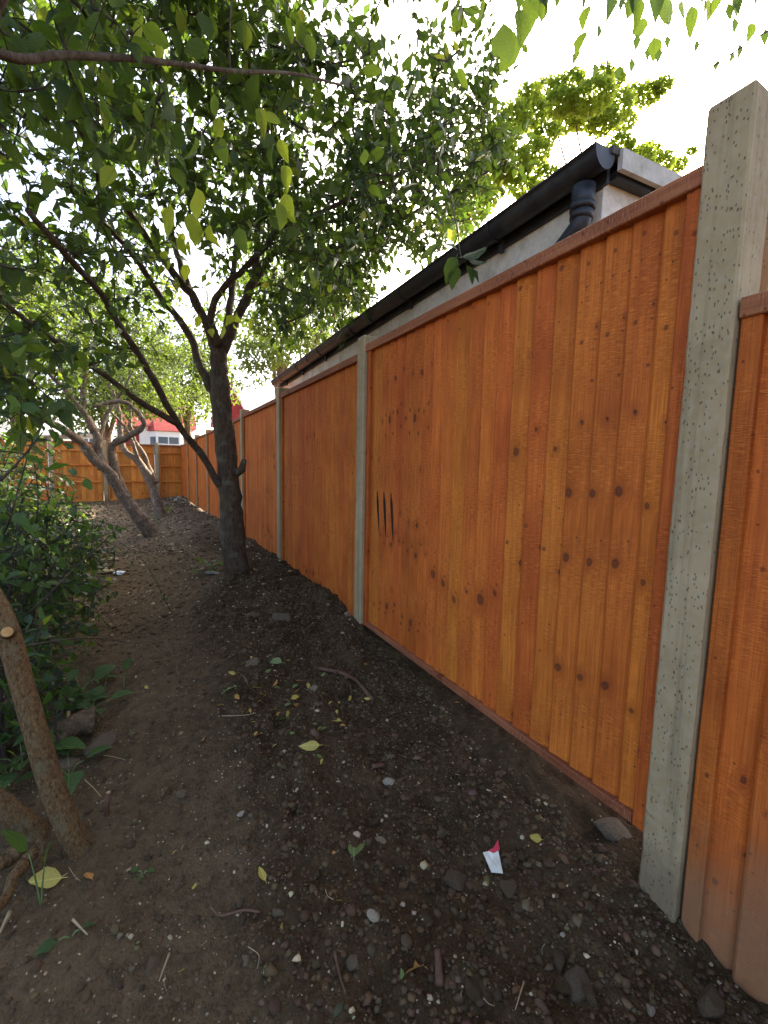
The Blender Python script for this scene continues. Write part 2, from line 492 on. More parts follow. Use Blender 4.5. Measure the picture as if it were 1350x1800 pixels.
def m_plain(name, col, rough=.6, spec=.3, var=.15, scale=12, bump=.002, stain=None):
    k = Mat(name, rough, spec)
    o = k.coord('Object'); n = k.noise(o, scale, 5, .6); n2 = k.noise(o, scale*.28, 4, .65)
    c = k.mix(k.mapr(n, .3, .7), tuple(q*(1-var) for q in col), tuple(min(1, q*(1+var)) for q in col))
    if stain: c = k.mix(k.mapr(n2, .48, .68, 0, .7), c, stain)
    k.color(c); k.bump(n, .4, bump)
    return k.m

WOOD = m_wood()
WOOD_CAP = m_wood('stained_capping_wood', (.20, .062, .022), (.40, .145, .055))
WOOD_BACK = m_wood('stained_far_wood', (.54, .16, .022), (.78, .30, .05))
CONC = m_concrete()
SOIL = m_soil()
PEB = m_attr('pebbles_and_clods')
STONE = m_stone('grey_stone', (.10, .068, .036), (.20, .142, .080))
CLOD = m_stone('earthy_clod', (.062, .040, .019), (.125, .083, .041), 26)
PALE = m_stone('pale_stone', (.30, .24, .15), (.46, .38, .26))
BARK = m_bark('plum_bark', (.040, .026, .015), (.115, .080, .050), (.13, .12, .085), 1.3, .22)
BARK_TAN = m_bark('pale_bark', (.060, .040, .024), (.26, .185, .125), (.36, .29, .21), 1.1, .4)
BARK_NEAR = m_bark('lichen_bark', (.035, .020, .008), (.24, .142, .058), (.17, .14, .075), 3.4, .40)
TWIG = m_plain('twig_bark', (.055, .042, .030), .85, .2, .35, 40)
LEAF = m_leaf('crown_leaf', (.018, .040, .012), (.042, .074, .018), (.12, .20, .018), .40, (.26, .28, .03), .02)
LEAF_OBJ = m_leaf('single_leaf', (.020, .045, .013), (.045, .080, .021), (.20, .31, .024), .45, (.28, .34, .03), .04, True)
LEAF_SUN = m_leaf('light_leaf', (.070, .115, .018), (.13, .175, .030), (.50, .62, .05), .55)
LEAF_PAINTED_LIT = m_leaf('young_leaf', (.13, .19, .018), (.20, .26, .03), (.50, .62, .04), .5, None, 0, True)  # bright yellow-green stands in for sun shining through the leaves
LEAF_MID = m_leaf('leaning_tree_leaf', (.028, .055, .014), (.065, .10, .022), (.22, .32, .028), .42)
LEAF_FAR = m_leaf('far_leaf', (.035, .062, .014), (.080, .11, .025), (.22, .30, .03), .42)
LEAF_SHRUB = m_leaf('shrub_leaf', (.015, .034, .010), (.036, .066, .017), (.10, .19, .02), .35, (.24, .30, .03), .04)
LEAF_WEED = m_leaf('weed_leaf', (.036, .082, .018), (.075, .140, .030), (.18, .33, .03), .35, None, 0, True)
WHITEWALL = m_plain('cream_render', (.60, .56, .46), .85, .2, .12, 30, .008, (.36, .32, .23))
BARGE = m_plain('weathered_white_board', (.44, .42, .35), .7, .3, .12, 18, .003, (.20, .19, .12))
BLACK = m_plain('black_plastic', (.016, .018, .021), .5, .4, .3, 20, .002, (.05, .05, .045))
FELT = m_plain('roof_felt', (.07, .065, .06), .9, .2, .3, 25, .004)

# ------------------------------------------------------------------ ground
def axis_pts(segs):
    out = []
    for a, b, s in segs: out += list(np.arange(a, b-1e-6, s))
    out.append(segs[-1][1])
    return np.array(out)

def build_ground():
    xs = axis_pts([(-400, -60, 85), (-60, -12, 6), (-12, -4, .5), (-4, -1.6, .10), (-1.6, 1.6, .018), (1.6, 4, .15), (4, 12, .8), (12, 60, 6), (60, 400, 85)])
    ys = axis_pts([(-400, -60, 85), (-60, -6, 6), (-6, -.4, .4), (-.4, .2, .1), (.2, 3.6, .018), (3.6, 6.5, .035), (6.5, 18, .10), (18, 40, 1.5), (40, 400, 60)])
    Xg, Yg = np.meshgrid(xs, ys)
    Z = hground(Xg, Yg)
    V = np.stack([Xg, Yg, Z], -1).reshape(-1, 3)
    nx, ny = len(xs), len(ys)
    i, j = np.meshgrid(np.arange(nx-1), np.arange(ny-1))
    a = (j*nx+i).ravel()
    T = np.stack([a, a+1, a+nx+1, a+nx], 1)
    L = loose(Xg, Yg)
    dust_and_light = sstep(4.6, 8.0, Yg)*(.55+.5*vnoise(Xg*1.2, Yg*1.2, 9))  # mask for the far ground: dust plus skylight put into the colour
    colr = np.stack([np.clip(L-.55*dust_and_light, 0, 1), np.clip(dust_and_light*.8, 0, 1), 0*L], -1).reshape(-1, 3)
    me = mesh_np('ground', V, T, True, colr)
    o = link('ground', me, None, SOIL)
    tag(o, 'bare brown soil with a trodden path beside the fence', None, None, 'structure')
build_ground()

# ------------------------------------------------------------------ fence
DF = 1.1935            # front face of the posts
SP = 1.93
Y0 = 0.615             # far edge... near edge of post 0 is Y0-.10
def board_mesh(name, wd, h, seed, far_thick=.026):
    rr = random.Random(seed)
    n = 5
    V = []; F = []
    for i in range(n+1):
        z = h*i/n
        e = rr.uniform(-.0012, .0012); e2 = rr.uniform(-.001, .001); q = rr.uniform(-.0009, .0009)
        # far edge (+y) is the thick one and stands proud
        f_ = far_thick
        V += [(-f_+.004+q, wd/2+e, z), (-.008, wd/2+e, z), (-.0005, -wd/2+e2, z), (-.0035+q, -wd/2+e2, z), (-.0070+q, -wd/2+.022+e2, z), (-.0135+q, -wd/2+.034+e2, z), (-.0195+q, e, z), (-f_+.0015+q, wd/2-.016+e, z), (-f_+q, wd/2-.006+e, z)]
    m9 = 9
    for i in range(n):
        a = i*m9
        for k in range(m9):
            F.append((a+k, a+m9+k, a+m9+(k+1) % m9, a+(k+1) % m9))
    F.append(tuple(range(m9))); F.append(tuple(n*m9+k for k in range(m9-1, -1, -1)))
    me = mesh_py(name, V, F)
    bm = bmesh.new(); bm.from_mesh(me); bmesh.ops.recalc_face_normals(bm, faces=bm.faces); bm.to_mesh(me); bm.free()
    return me

def bar_mesh(name, a, b, L, ch=.003, seed=0):
    """a sawn bar: local z is its length, slightly uneven"""
    rr = random.Random(seed+5)
    ring = [(-a/2+ch, -b/2), (a/2-ch, -b/2), (a/2, -b/2+ch), (a/2, b/2-ch), (a/2-ch, b/2), (-a/2+ch, b/2), (-a/2, b/2-ch), (-a/2, -b/2+ch)]
    V = []; F = []
    n = 5
    for i in range(n+1):
        dx, dy = rr.uniform(-.001, .001), rr.uniform(-.001, .001)
        V += [(x+dx, y+dy, L*i/n) for x, y in ring]
    for i in range(n):
        for k in range(8):
            F.append((i*8+k, i*8+(k+1) % 8, (i+1)*8+(k+1) % 8, (i+1)*8+k))
    F.append(tuple(range(7, -1, -1))); F.append(tuple(n*8+k for k in range(8)))
    return mesh_py(name, V, F)

BM = {}
def get_mesh(key, fn):
    if key not in BM: BM[key] = fn()
    return BM[key]

def fence_panel(pa, pb, top, h, expo, label, dirt=.0, cracks=(), tone=1.0, mat=None, seed=0, back=False, group='feather-edge panels of the long side fence'):
    """panel between two ground-plan points; local frame: +y along the run, -x towards the garden"""
    pa = np.array(pa, float); pb = np.array(pb, float)
    mat = mat or WOOD
    L = float(np.linalg.norm(pb-pa)); d = (pb-pa)/L
    rz = math.atan2(-d[0], d[1])
    rr = random.Random(seed*13+3)
    root = empty('fence_panel', (pa[0], pa[1], top-h), label, 'fence panel', group, rz)
    n = max(4, int(round(L/expo))); ex = L/n
    left = 0
    sd_ = 0.0
    for i in range(n):
        if left == 0:
            left = rr.randint(3, 6); sd_ = rr.random(); gt = rr.uniform(.96, 1.05)
        left -= 1
        vi = rr.randint(0, 3)
        hb = h-.03
        me = get_mesh(('board', round(ex, 4), round(hb, 3), vi), lambda: board_mesh('board', ex+.02, hb, vi))
        if not me.materials: me.materials.append(WOOD)
        b = link('board', me, root, None, (rr.uniform(-.0012, .0012), ex*(i+.5), .0), (rr.uniform(-.002, .002), rr.uniform(-.0008, .0008), 0))
        if mat is not WOOD:
            b.material_slots[0].link = 'OBJECT'; b.material_slots[0].material = mat
        if back: b.rotation_euler = (0, 0, math.pi)
        b.color = (sd_, gt*tone*(rr.uniform(.72, 1.22) if back else (.97 if i % 2 else 1.02)*rr.uniform(.92, 1.07)), 1.0 if i in cracks else 0.0, dirt*rr.uniform(.7, 1.3) if dirt else 0.0)
    def bar(name, a, b_, ln, loc, rot, m, tn):
        me = get_mesh((name, a, b_, round(ln, 3), seed % 3), lambda: bar_mesh(name, a, b_, ln, seed=seed))
        if not me.materials: me.materials.append(m)
        o = link(name, me, root, None, loc, rot)
        o.color = (rr.random(), tn*tone*rr.uniform(.9, 1.08), 0, 0)
        return o
    s = -1
    # frame battens at both ends and along the foot, capping on top
    for yy in (.021, L-.021):
        o = bar('end_batten', .022, .042, h-.035, (s*.0305, yy, 0.002), (0, 0, 0), mat, .86)
        o.color = (rr.random(), .82*tone, 0, dirt)
    if not back:
        bar('foot_batten', .022, .030, L-.088, (s*.0305, .044, .016), (-math.pi/2, 0, 0), WOOD_CAP, 1.15)
    else:
        for zz in (.10, h*.36, h*.63, h*.86):
            bar('rail', .034, .042, L-.088, (s*.036, .044, zz), (-math.pi/2, 0, 0), mat, 1.0)
    bar('capping', .074, .046, L, (-.014, 0, h-.023), (-math.pi/2, 0, 0), WOOD_CAP, 1.0)
    return root

def concrete_post(x, y, top, label, wd=.100, dp=.115, bot=-.35, group='concrete fence posts', rz=0.0, lean=0.0):
    m = MB()
    rr = random.Random(int(y*100)+3)
    zs = list(np.arange(bot, top-.01, .045))+[top-.008, top]
    V = []; F = []
    for i, z in enumerate(zs):
        last = i == len(zs)-1
        ins = .006 if last else 0.0
        cc = [.005+.0012*rr.random()+(.005*rr.random() if rr.random() < .07 else 0) for _ in range(4)]
        cns = [(0, 0, 1, 1), (dp, 0, -1, 1), (dp, wd, -1, -1), (0, wd, 1, -1)]
        ring = []
        for (cx, cy, sx, sy), c_ in zip(cns, cc):
            p1 = (cx+sx*c_, cy); p2 = (cx, cy+sy*c_)
            ring += [p2, p1] if (sx*sy > 0) else [p1, p2]
        for (px_, py_) in ring:
            px_ = min(max(px_, ins), dp-ins); py_ = min(max(py_, ins), wd-ins)
            V.append((px_+rr.uniform(-.0006, .0006), py_+rr.uniform(-.0006, .0006), z))
    for i in range(len(zs)-1):
        for k in range(8): F.append((i*8+k, i*8+(k+1) % 8, (i+1)*8+(k+1) % 8, (i+1)*8+k))
    F.append(tuple(range(7, -1, -1))); F.append(tuple((len(zs)-1)*8+k for k in range(8)))
    m.add(V, F)
    o = m.build('concrete_post', CONC, None, False, (x, y, 0), (0, lean, rz))
    # more rows so the chamfered arris can be slightly worn
    return tag(o, label, 'fence post', group)

XP = DF+.062
tops = {0: 1.997, 1: 1.968, 2: 1.945, 3: 1.935, 4: 1.93, 5: 1.92, 6: 1.91, 7: 1.85}
posty = {k: Y0+k*SP for k in range(0, 8)}
CORNER = (1.03, 16.02)
names = ['nearest large fence panel of orange feather-edge boards, with dark knots and three black splits',
         'second orange fence panel, between the second and third concrete posts',
         'third orange fence panel, just right of the big tree trunk',
         'fourth orange fence panel, mostly hidden behind the big tree trunk',
         'fifth orange fence panel, just left of the big tree trunk',
         'sixth fence panel, third from the far corner of the side fence',
         'seventh fence panel, pale orange, second from the far corner',
         'last orange side fence panel, meeting the far fence at the corner']
def fx(y):      # the run bows in slightly at its far end
    return XP - .12*sstep(9, 16, y)
for k in range(8):
    ya = posty[k]+.0; yb = posty[k]+SP-.10
    pa = (float(fx(ya)), ya); pb = (float(fx(yb)), yb)
    if k == 7: pb = (CORNER[0]+.05, CORNER[1]+.0)
    fence_panel(pa, pb, tops[k], 1.77, .086, names[k], 0.0, (17, 18, 19) if k == 0 else (), 1.0 if k < 4 else 1.06, None, k)
plabels = ['tall pitted concrete post nearest the camera, right foreground', 'second concrete post, between the two nearest orange panels',
           'third concrete post, just right of the big tree', 'fourth concrete post, its top peeping out right beside the tree trunk',
           'fifth concrete post, mostly behind the trunk of the big tree', 'sixth concrete post, first one left of the big tree trunk',
           'seventh concrete post, far down the side fence', 'eighth concrete post, the one nearest the far corner of the side fence']
ptops = [2.115, 2.055, 2.03, 2.02, 2.01, 2.0, 1.99, 1.97]
for k in range(8):
    y = posty[k]-.10
    concrete_post(float(fx(y))-.062, y+.002, ptops[k], plabels[k], .096 if k else .098)
# lower panel on the camera's side of the near post
fence_panel((XP, Y0-.10-1.83), (XP, Y0-.104), 1.655, 1.83, .118, 'lower orange fence panel at the right edge, muddy at its foot', .62, (), 1.0, None, 21)
# neighbour's post standing behind the near post
q = P(1313, 203, X=1.43)
concrete_post(1.43, q[1]-.09, q[2], 'grey concrete post standing close behind the nearest post', .09, .09)

# far fence, seen from its railed side
FY = [(CORNER[0]+.03, 16.02)]
rp = [P(275, 783, Y=15.95), P(183, 783, Y=15.75), P(88, 781, Y=15.55), P(-12, 778, Y=15.35), P(-120, 776, Y=15.1), P(-240, 776, Y=14.8)]
prev = np.array([CORNER[0]+.0, 16.02])
flabels = ['narrow railed panel of the far fence, right in the corner', 'railed far fence panel behind the leaning pale trunks',
           'railed far fence panel left of the leaning trunks, seen through the leaves', 'railed far fence panel at the left edge, behind the shrubs',
           'railed far fence panel beyond the left edge of view', 'last railed far fence panel on the left']
fpl = ['pale concrete post in the far fence beside the corner', 'concrete post in the far fence behind the leaning trunks',
       'concrete post in the far fence behind the left shrubs', 'concrete post in the far fence at the left edge', 'concrete post in the far fence left of view', 'last concrete post on the left of the far fence']
for i, q in enumerate(rp[:5]):
    c = np.array([q[0], q[1]])
    d = (c-prev)/np.linalg.norm(c-prev)
    # run from left to right so that -x of the panel frame faces the camera
    fence_panel(prev-d*(.06 if i == 0 else -.02), c-d*.06, 1.84, 1.86, .105, flabels[i], 0, (), 1.0, WOOD_BACK, 40+i, True, 'railed panels of the far fence')
    m = MB(); m.box(-.05, .05, -.055, .055, -.3, 1.90, .006)
    o = m.build('concrete_post', CONC, None, False, (c[0], c[1], 0), (0, 0, math.atan2(d[1], d[0])))
    tag(o, fpl[i], 'fence post', 'concrete posts of the far fence')
    prev = c+d*.06

# ------------------------------------------------------------------ garage behind the fence
GX = 1.70
g0 = P(1047, 262, X=GX); g1 = P(478, 671, X=GX)
GY0, GY1, GZ0, GZ1 = g0[1], g1[1], g0[2], g1[2]
def garage():
    root = empty('garage', (2.0, (GY0+GY1)/2, 0), 'cream rendered garage with black gutter behind the orange fence', 'garage')
    inv = Vector(root.location)
    def fin(m, name, mat, parent=root, smooth=False):
        o = m.build(name, mat, parent, smooth)
        if parent is root: o.location = -inv
        return o
    wx = GX+.135
    y0, y1 = GY0+.05, GY1-.10
    wid = 3.2; rise = wid*math.tan(math.radians(4))
    m = MB()
    za, zb = GZ0-.02, GZ1-.02
    v = [(wx, y0, -.3), (wx+wid, y0, -.3), (wx+wid, y0, za+rise), (wx, y0, za), (wx, y1, -.3), (wx+wid, y1, -.3), (wx+wid, y1, zb+rise), (wx, y1, zb)]
    f = [(0, 1, 2, 3), (5, 4, 7, 6), (0, 3, 7, 4), (1, 5, 6, 2), (3, 2, 6, 7), (0, 4, 5, 1)]
    m.add(v, f)
    fin(m, 'wall', WHITEWALL)
    m = MB()
    for (yy, zz) in ((y0-.06, GZ0), (y1+.10, GZ1)): pass
    xo, xi = wx-.05, wx+wid+.05
    v = []
    for (yy, zz) in ((y0-.07, GZ0), (y1+.07, GZ1)):
        v += [(xo, yy, zz+.005), (xi, yy, zz+rise+.02), (xi, yy, zz+rise+.055), (xo, yy, zz+.035)]
    m.add(v, [(0, 1, 2, 3), (7, 6, 5, 4), (0, 4, 5, 1), (1, 5, 6, 2), (2, 6, 7, 3), (3, 7, 4, 0)])
    fin(m, 'roof', FELT)
    # barge board on the near gable with its dark shadow gap board
    sl = rise/wid
    m = MB()
    v = []
    for yy in (y0-.085, y0-.062):
        v += [(wx+.0, yy, GZ0-.05), (xi, yy, GZ0-.05+sl*(xi-wx)), (xi, yy, GZ0+.038+sl*(xi-wx)), (wx+.0, yy, GZ0+.034)]
    m.add(v, [(0, 1, 2, 3), (7, 6, 5, 4), (0, 4, 5, 1), (1, 5, 6, 2), (2, 6, 7, 3), (3, 7, 4, 0)])
    fin(m, 'barge_board', BARGE)
    m = MB(); v = []
    for yy in (y0-.050, y0-.002):
        v += [(wx+.02, yy, GZ0-.062), (xi, yy, GZ0-.062+sl*(xi-wx)), (xi, yy, GZ0-.03+sl*(xi-wx)), (wx+.02, yy, GZ0-.03)]
    m.add(v, [(0, 1, 2, 3), (7, 6, 5, 4), (0, 4, 5, 1), (1, 5, 6, 2), (2, 6, 7, 3), (3, 7, 4, 0)])
    fin(m, 'soffit_strip', BLACK)
    # fascia and gutter along the eaves
    m = MB()
    v = []
    for (yy, zz) in ((y0-.03, GZ0), (GY1-.02, GZ1)):
        v += [(wx-.022, yy, zz-.085), (wx-.003, yy, zz-.085), (wx-.003, yy, zz+.0), (wx-.022, yy, zz+.0)]
    m.add(v, [(3, 2, 1, 0), (4, 5, 6, 7), (0, 1, 5, 4), (1, 2, 6, 5), (2, 3, 7, 6), (3, 0, 4, 7)])
    fin(m, 'fascia', BLACK)
    # gutter: half-round trough, outer and inner skins
    prof = []
    for a in np.linspace(0, math.pi, 13): prof.append((-.060*math.cos(a), -.068*math.sin(a)))
    inner = [(x*.94, z*.94+.001) for x, z in reversed(prof)]
    lip = [(-.067, 0.0), (-.067, .010), (-.055, .010)]
    poly = lip[::-1]+prof+inner
    rows = []
    ny = 9
    for i in range(ny):
        t = i/(ny-1)
        yy = GY0+.0+(GY1-GY0)*t; zz = GZ0+(GZ1-GZ0)*t-.002*math.sin(t*9)
        rows.append([(GX+.060+x-.012, yy, zz+.006+z) for x, z in poly])
    m = MB(); n = len(poly)
    v = [p for r_ in rows for p in r_]
    f = [(i*n+k, i*n+(k+1) % n, (i+1)*n+(k+1) % n, (i+1)*n+k) for i in range(ny-1) for k in range(n)]
    m.add(v, f)
    gut = fin(m, 'gutter', BLACK, root, True)
    # stop end
    for (yy, zz, s) in ((GY0-.001, GZ0, -1), (GY1+.001, GZ1, 1)):
        m = MB()
        m.prism([(GX+.048+1.07*x, zz+.006+1.07*z) for x, z in prof]+[(GX+.048+.066, zz+.018), (GX+.048-.066, zz+.018)], 'y', yy, yy+s*.012)
        o = m.build('stop_end', BLACK, gut)
    # brackets
    for t in (.12, .30, .47, .63, .78, .92):
        yy = GY0+(GY1-GY0)*t; zz = GZ0+(GZ1-GZ0)*t
        m = MB()
        pr = [(GX+.048+1.10*x, zz+.006+1.12*z) for x, z in prof]
        m.prism(pr+[(wx-.024, zz-.012), (wx-.024, zz-.115), (wx-.03, zz-.125)][:0], 'y', yy, yy+.022)
        m.box(wx-.045, wx-.0225, yy-.004, yy+.026, zz-.115, zz-.045)
        m.build('bracket', BLACK, gut)
    # union pieces
    for t in (.40, .70):
        yy = GY0+(GY1-GY0)*t; zz = GZ0+(GZ1-GZ0)*t
        m = MB(); m.prism([(GX+.048+1.08*x, zz+.006+1.09*z) for x, z in prof], 'y', yy, yy+.10)
        m.build('union', BLACK, gut)
    # outlet and swan-neck downpipe near the end
    oy = GY0+.085
    m = MB()
    m.tube([(GX+.048, oy, GZ0-.09), (GX+.048, oy, GZ0-.19)], [.050, .048], 18)
    m.tube([(GX+.048, oy, GZ0-.165), (GX+.048, oy, GZ0-.190)], [.054, .054], 18)
    m.build('outlet', BLACK, gut, True)
    pts = catmull([(GX+.048, oy, GZ0-.18), (GX+.048, oy+.005, GZ0-.235), (GX+.048, oy+.05, GZ0-.28), (GX+.055, oy+.25, GZ0-.40), (GX+.065, oy+.50, GZ0-.55), (GX+.07, oy+.60, GZ0-.68), (GX+.07, oy+.62, GZ0-.8), (GX+.07, oy+.62, .05)], 5)
    m = MB(); m.tube(pts, [.043]*len(pts), 18)
    o = fin(m, 'downpipe', BLACK, root, True)
    for k in (2,):
        m = MB(); m.tube([(GX+.048, oy, GZ0-.195), (GX+.048, oy+.004, GZ0-.225)], [.050, .050], 18); m.build('collar', BLACK, o, True)
    return root
garage()

# ------------------------------------------------------------------ houses and shed beyond the far fence
REDT = m_plain('red_roof_tile', (.36, .07, .055), .8, .2, .2, 3, .02)
REDW = m_plain('dark_red_wall', (.22, .035, .03), .8, .2, .15, 3, .01)
WHITEP = m_plain('white_paint', (.78, .78, .76), .6, .3, .04, 2, .002)
GLASS = m_plain('window_glass', (.10, .13, .15), .15, .6, .15, 2, .0)
GREYR = m_plain('pale_sheet_roof', (.62, .64, .66), .5, .4, .08, 4, .002)
def house(px0, px1, Y, zt, label, bays):
    a = P(px0, 783, Y=Y); b = P(px1, 783, Y=Y)
    x0, x1 = a[0], b[0]; cx = (x0+x1)/2; dep = 7.0
    root = empty('house', (cx, Y, 0), label, 'house')
    w2 = (x1-x0)/2
    m = MB(); m.box(-w2, w2, 0, dep, -.2, zt); m.build('wall', WHITEP, root)
    m = MB()
    m.add([(-w2-.3, -.35, zt-.05), (w2+.3, -.35, zt-.05), (w2+.3, dep+.3, zt-.05), (-w2-.3, dep+.3, zt-.05), (-w2-.3, dep*.45, zt+2.9), (w2+.3, dep*.45, zt+2.9)],
          [(0, 1, 5, 4), (2, 3, 4, 5), (1, 2, 5), (3, 0, 4), (3, 2, 1, 0)])
    rf = m.build('roof', REDT, root)
    m = MB(); m.box(-.5, .5, dep*.4, dep*.55, zt+2.4, zt+3.9); m.build('chimney', REDW, rf)
    for (u, kind) in bays:
        if kind == 'bay':
            m = MB(); m.prism([(u-1.15, 0), (u-.72, -.75), (u+.72, -.75), (u+1.15, 0)], 'z', 0, zt-.35); bw = m.build('bay', WHITEP, root)
            for zc in (zt-1.35, zt-3.8):
                for (c0, c1) in ((-.62, -.04), (.04, .62)):
                    m = MB(); m.box(u+c0, u+c1, -.775, -.752, zc-.62, zc+.62); w_ = m.build('pane', GLASS, bw)
                    m = MB(); m.box(u+c0, u+c1, -.80, -.777, zc+.10, zc+.16); m.build('glazing_bar', WHITEP, bw)
                for s in (-1, 1):
                    m = MB()
                    xa, xb = (u+s*.78, u+s*1.08)
                    ya, yb = (-.675, -.15)
                    off = .02
                    nx, ny_ = s*.867*off, -.497*off
                    m.add([(xa+nx, ya+ny_, zc-.62), (xb+nx, yb+ny_, zc-.62), (xb+nx, yb+ny_, zc+.62), (xa+nx, ya+ny_, zc+.62), (xa, ya, zc-.62), (xb, yb, zc-.62), (xb, yb, zc+.62), (xa, ya, zc+.62)],
                          [(0, 1, 2, 3), (7, 6, 5, 4), (0, 4, 5, 1), (1, 5, 6, 2), (2, 6, 7, 3), (3, 7, 4, 0)])
                    m.build('pane', GLASS, bw)
            m = MB(); m.add([(u-1.3, -.02, zt-.33), (u-.82, -.9, zt-.33), (u+.82, -.9, zt-.33), (u+1.3, -.02, zt-.33), (u-.9, -.02, zt+.45), (u+.9, -.02, zt+.45)],
                            [(0, 1, 4), (1, 2, 5, 4), (2, 3, 5), (0, 4, 5, 3), (3, 2, 1, 0)])
            m.build('bay_roof', REDT, bw)
        elif kind == 'pier':
            m = MB(); m.box(u-.45, u+.45, -.06, -.003, 0, zt-.1); m.build('red_pier', REDW, root)
        elif kind == 'win':
            for zc in (zt-1.3, zt-3.9):
                m = MB(); m.box(u-.65, u+.65, -.05, -.003, zc-.7, zc+.7); fr = m.build('window', WHITEP, root)
                for c0 in (-.57, .04):
                    m = MB(); m.box(u+c0, u+c0+.53, -.056, -.052, zc-.62, zc+.62); m.build('pane', GLASS, fr)
        elif kind == 'gable':
            m = MB(); m.prism([(u-1.5, zt-.1), (u+1.5, zt-.1), (u, zt+2.6)], 'y', -.5, dep*.4); gb = m.build('gable', REDW, root)
            m = MB(); m.prism([(u-1.7, zt-.2), (u-1.5, zt-.2), (u, zt+2.55), (u+1.5, zt-.2), (u+1.7, zt-.2), (u, zt+2.85)], 'y', -.62, -.51); m.build('gable_trim', WHITEP, gb)
    return root
house(215, 338, 34.0, 3.75, 'white house with red tiled roof and bay window beyond the far corner', ((-4.0, 'win'), (-1.6, 'pier'), (.6, 'bay'), (4.0, 'win')))
house(396, 424, 40.0, 5.0, 'red gabled house peeping between the big trunk and the fence', ((0.0, 'gable'),))
def shed():
    a = P(80, 772, Y=21.0)
    root = empty('shed', (a[0], 21.0, 0), 'low shed with pale sheet roof beyond the left of the far fence', 'shed')
    m = MB(); m.box(-1.5, 1.5, 0, 2.4, -.2, 2.0); m.build('wall', WHITEP, root)
    m = MB(); m.prism([(-1.75, 2.02), (1.75, 2.32), (1.75, 2.37), (-1.75, 2.07)], 'y', -.25, 2.6); m.build('roof', GREYR, root)
shed()

# ------------------------------------------------------------------ leaves and trees
def leaf_batch(pos, dirs, nrm, size, wid=.52):
    """many four-triangle folded leaves -> vertices, triangles"""
    pos = np.asarray(pos); d = np.asarray(dirs); n = np.asarray(nrm); s = np.asarray(size)[:, None]
    d = d/(np.linalg.norm(d, axis=1)[:, None]+1e-9)
    n = n-(n*d).sum(1)[:, None]*d
    n /= np.linalg.norm(n, axis=1)[:, None]+1e-9
    b = np.cross(d, n)
    base = pos
    mid = pos+d*s*.45-n*s*.03
    Lf = pos+d*s*.42+b*s*wid*.5+n*s*.07
    Rt = pos+d*s*.42-b*s*wid*.5+n*s*.07
    tip = pos+d*s*.98-n*s*.14
    V = np.stack([base, mid, Lf, Rt, tip], 1).reshape(-1, 3)
    i = (np.arange(len(pos))*5)[:, None]
    T = np.stack([i+[0, 1, 2], i+[0, 3, 1], i+[2, 1, 4], i+[1, 3, 4]], 1).reshape(-1, 3)
    return V, T

def single_leaf(name, wid=.5, seed=0, rows=6, curl=.18, fold=.12, serr=.03):
    """one leaf of unit length along +y, folded at the midrib"""
    rr = random.Random(seed)
    V = []; F = []
    V.append((0, -.16, .02)); V.append((0, 0, 0))
    lean = rr.uniform(-.10, .10)
    for i in range(1, rows):
        t = i/rows
        wv = wid*.5*math.sin(math.pi*t**.80)**.85*(1-.25*t)*1.15
        z = -curl*t*t
        x0 = lean*math.sin(t*3)
        V += [(x0-wv*(1+rr.uniform(-serr, serr)), t+.03, z+fold*wv*2+rr.uniform(-.012, .012)), (x0, t, z), (x0+wv*(1+rr.uniform(-serr, serr)), t+.03, z+fold*wv*2+rr.uniform(-.012, .012))]
    V.append((lean*.2, 1.0, -curl*1.05))
    F += [(1, 3, 2), (1, 4, 3)]
    for i in range(rows-2):
        a = 2+i*3
        F += [(a, a+1, a+4, a+3), (a+1, a+2, a+5, a+4)]
    a = 2+(rows-2)*3; e = len(V)-1
    F += [(a, a+1, e), (a+1, a+2, e)]
    # stalk
    k = len(V)
    V += [(.012, 0, 0), (.010, -.16, .02), (-.012, 0, 0), (-.010, -.16, .02)]
    F += [(k, k+1, k+3, k+2)]
    return mesh_py(name, V, F, True)

LEAFM = [single_leaf('leaf', .50, 1, 8, serr=.09), single_leaf('leaf', .56, 2, 8, curl=.34, serr=.10), single_leaf('leaf', .44, 3, 8, curl=.05, fold=.28, serr=.08), single_leaf('leaf', .62, 4, 8, curl=.22, fold=.05, serr=.12), single_leaf('leaf', .52, 5, 8, curl=.5, fold=.35, serr=.14), single_leaf('leaf', .58, 6, 8, curl=-.12, fold=-.1, serr=.16)]
for me in LEAFM: me.materials.append(LEAF_OBJ)
BROAD = [single_leaf('leaf', .62, 8, 7, .25, .15, .08), single_leaf('leaf', .75, 9, 7, .35, .1, .08)]
for me in BROAD: me.materials.append(LEAF_WEED)

def leaf_objects(parent, pos, dirs, nrm, size, meshes, mat=None):
    base = np.array(parent.location)
    for p, d, n, s in zip(pos, dirs, nrm, size):
        d = Vector(d).normalized(); n = Vector(n); n = (n-d*n.dot(d)).normalized(); b = d.cross(n)
        o = link('leaf', random.choice(meshes), parent)
        o.matrix_local = Matrix(((b.x*s, d.x*s, n.x*s, p[0]-base[0]), (b.y*s, d.y*s, n.y*s, p[1]-base[1]), (b.z*s, d.z*s, n.z*s, p[2]-base[2]), (0, 0, 0, 1)))
        if mat is not None:
            o.material_slots[0].link = 'OBJECT'; o.material_slots[0].material = mat

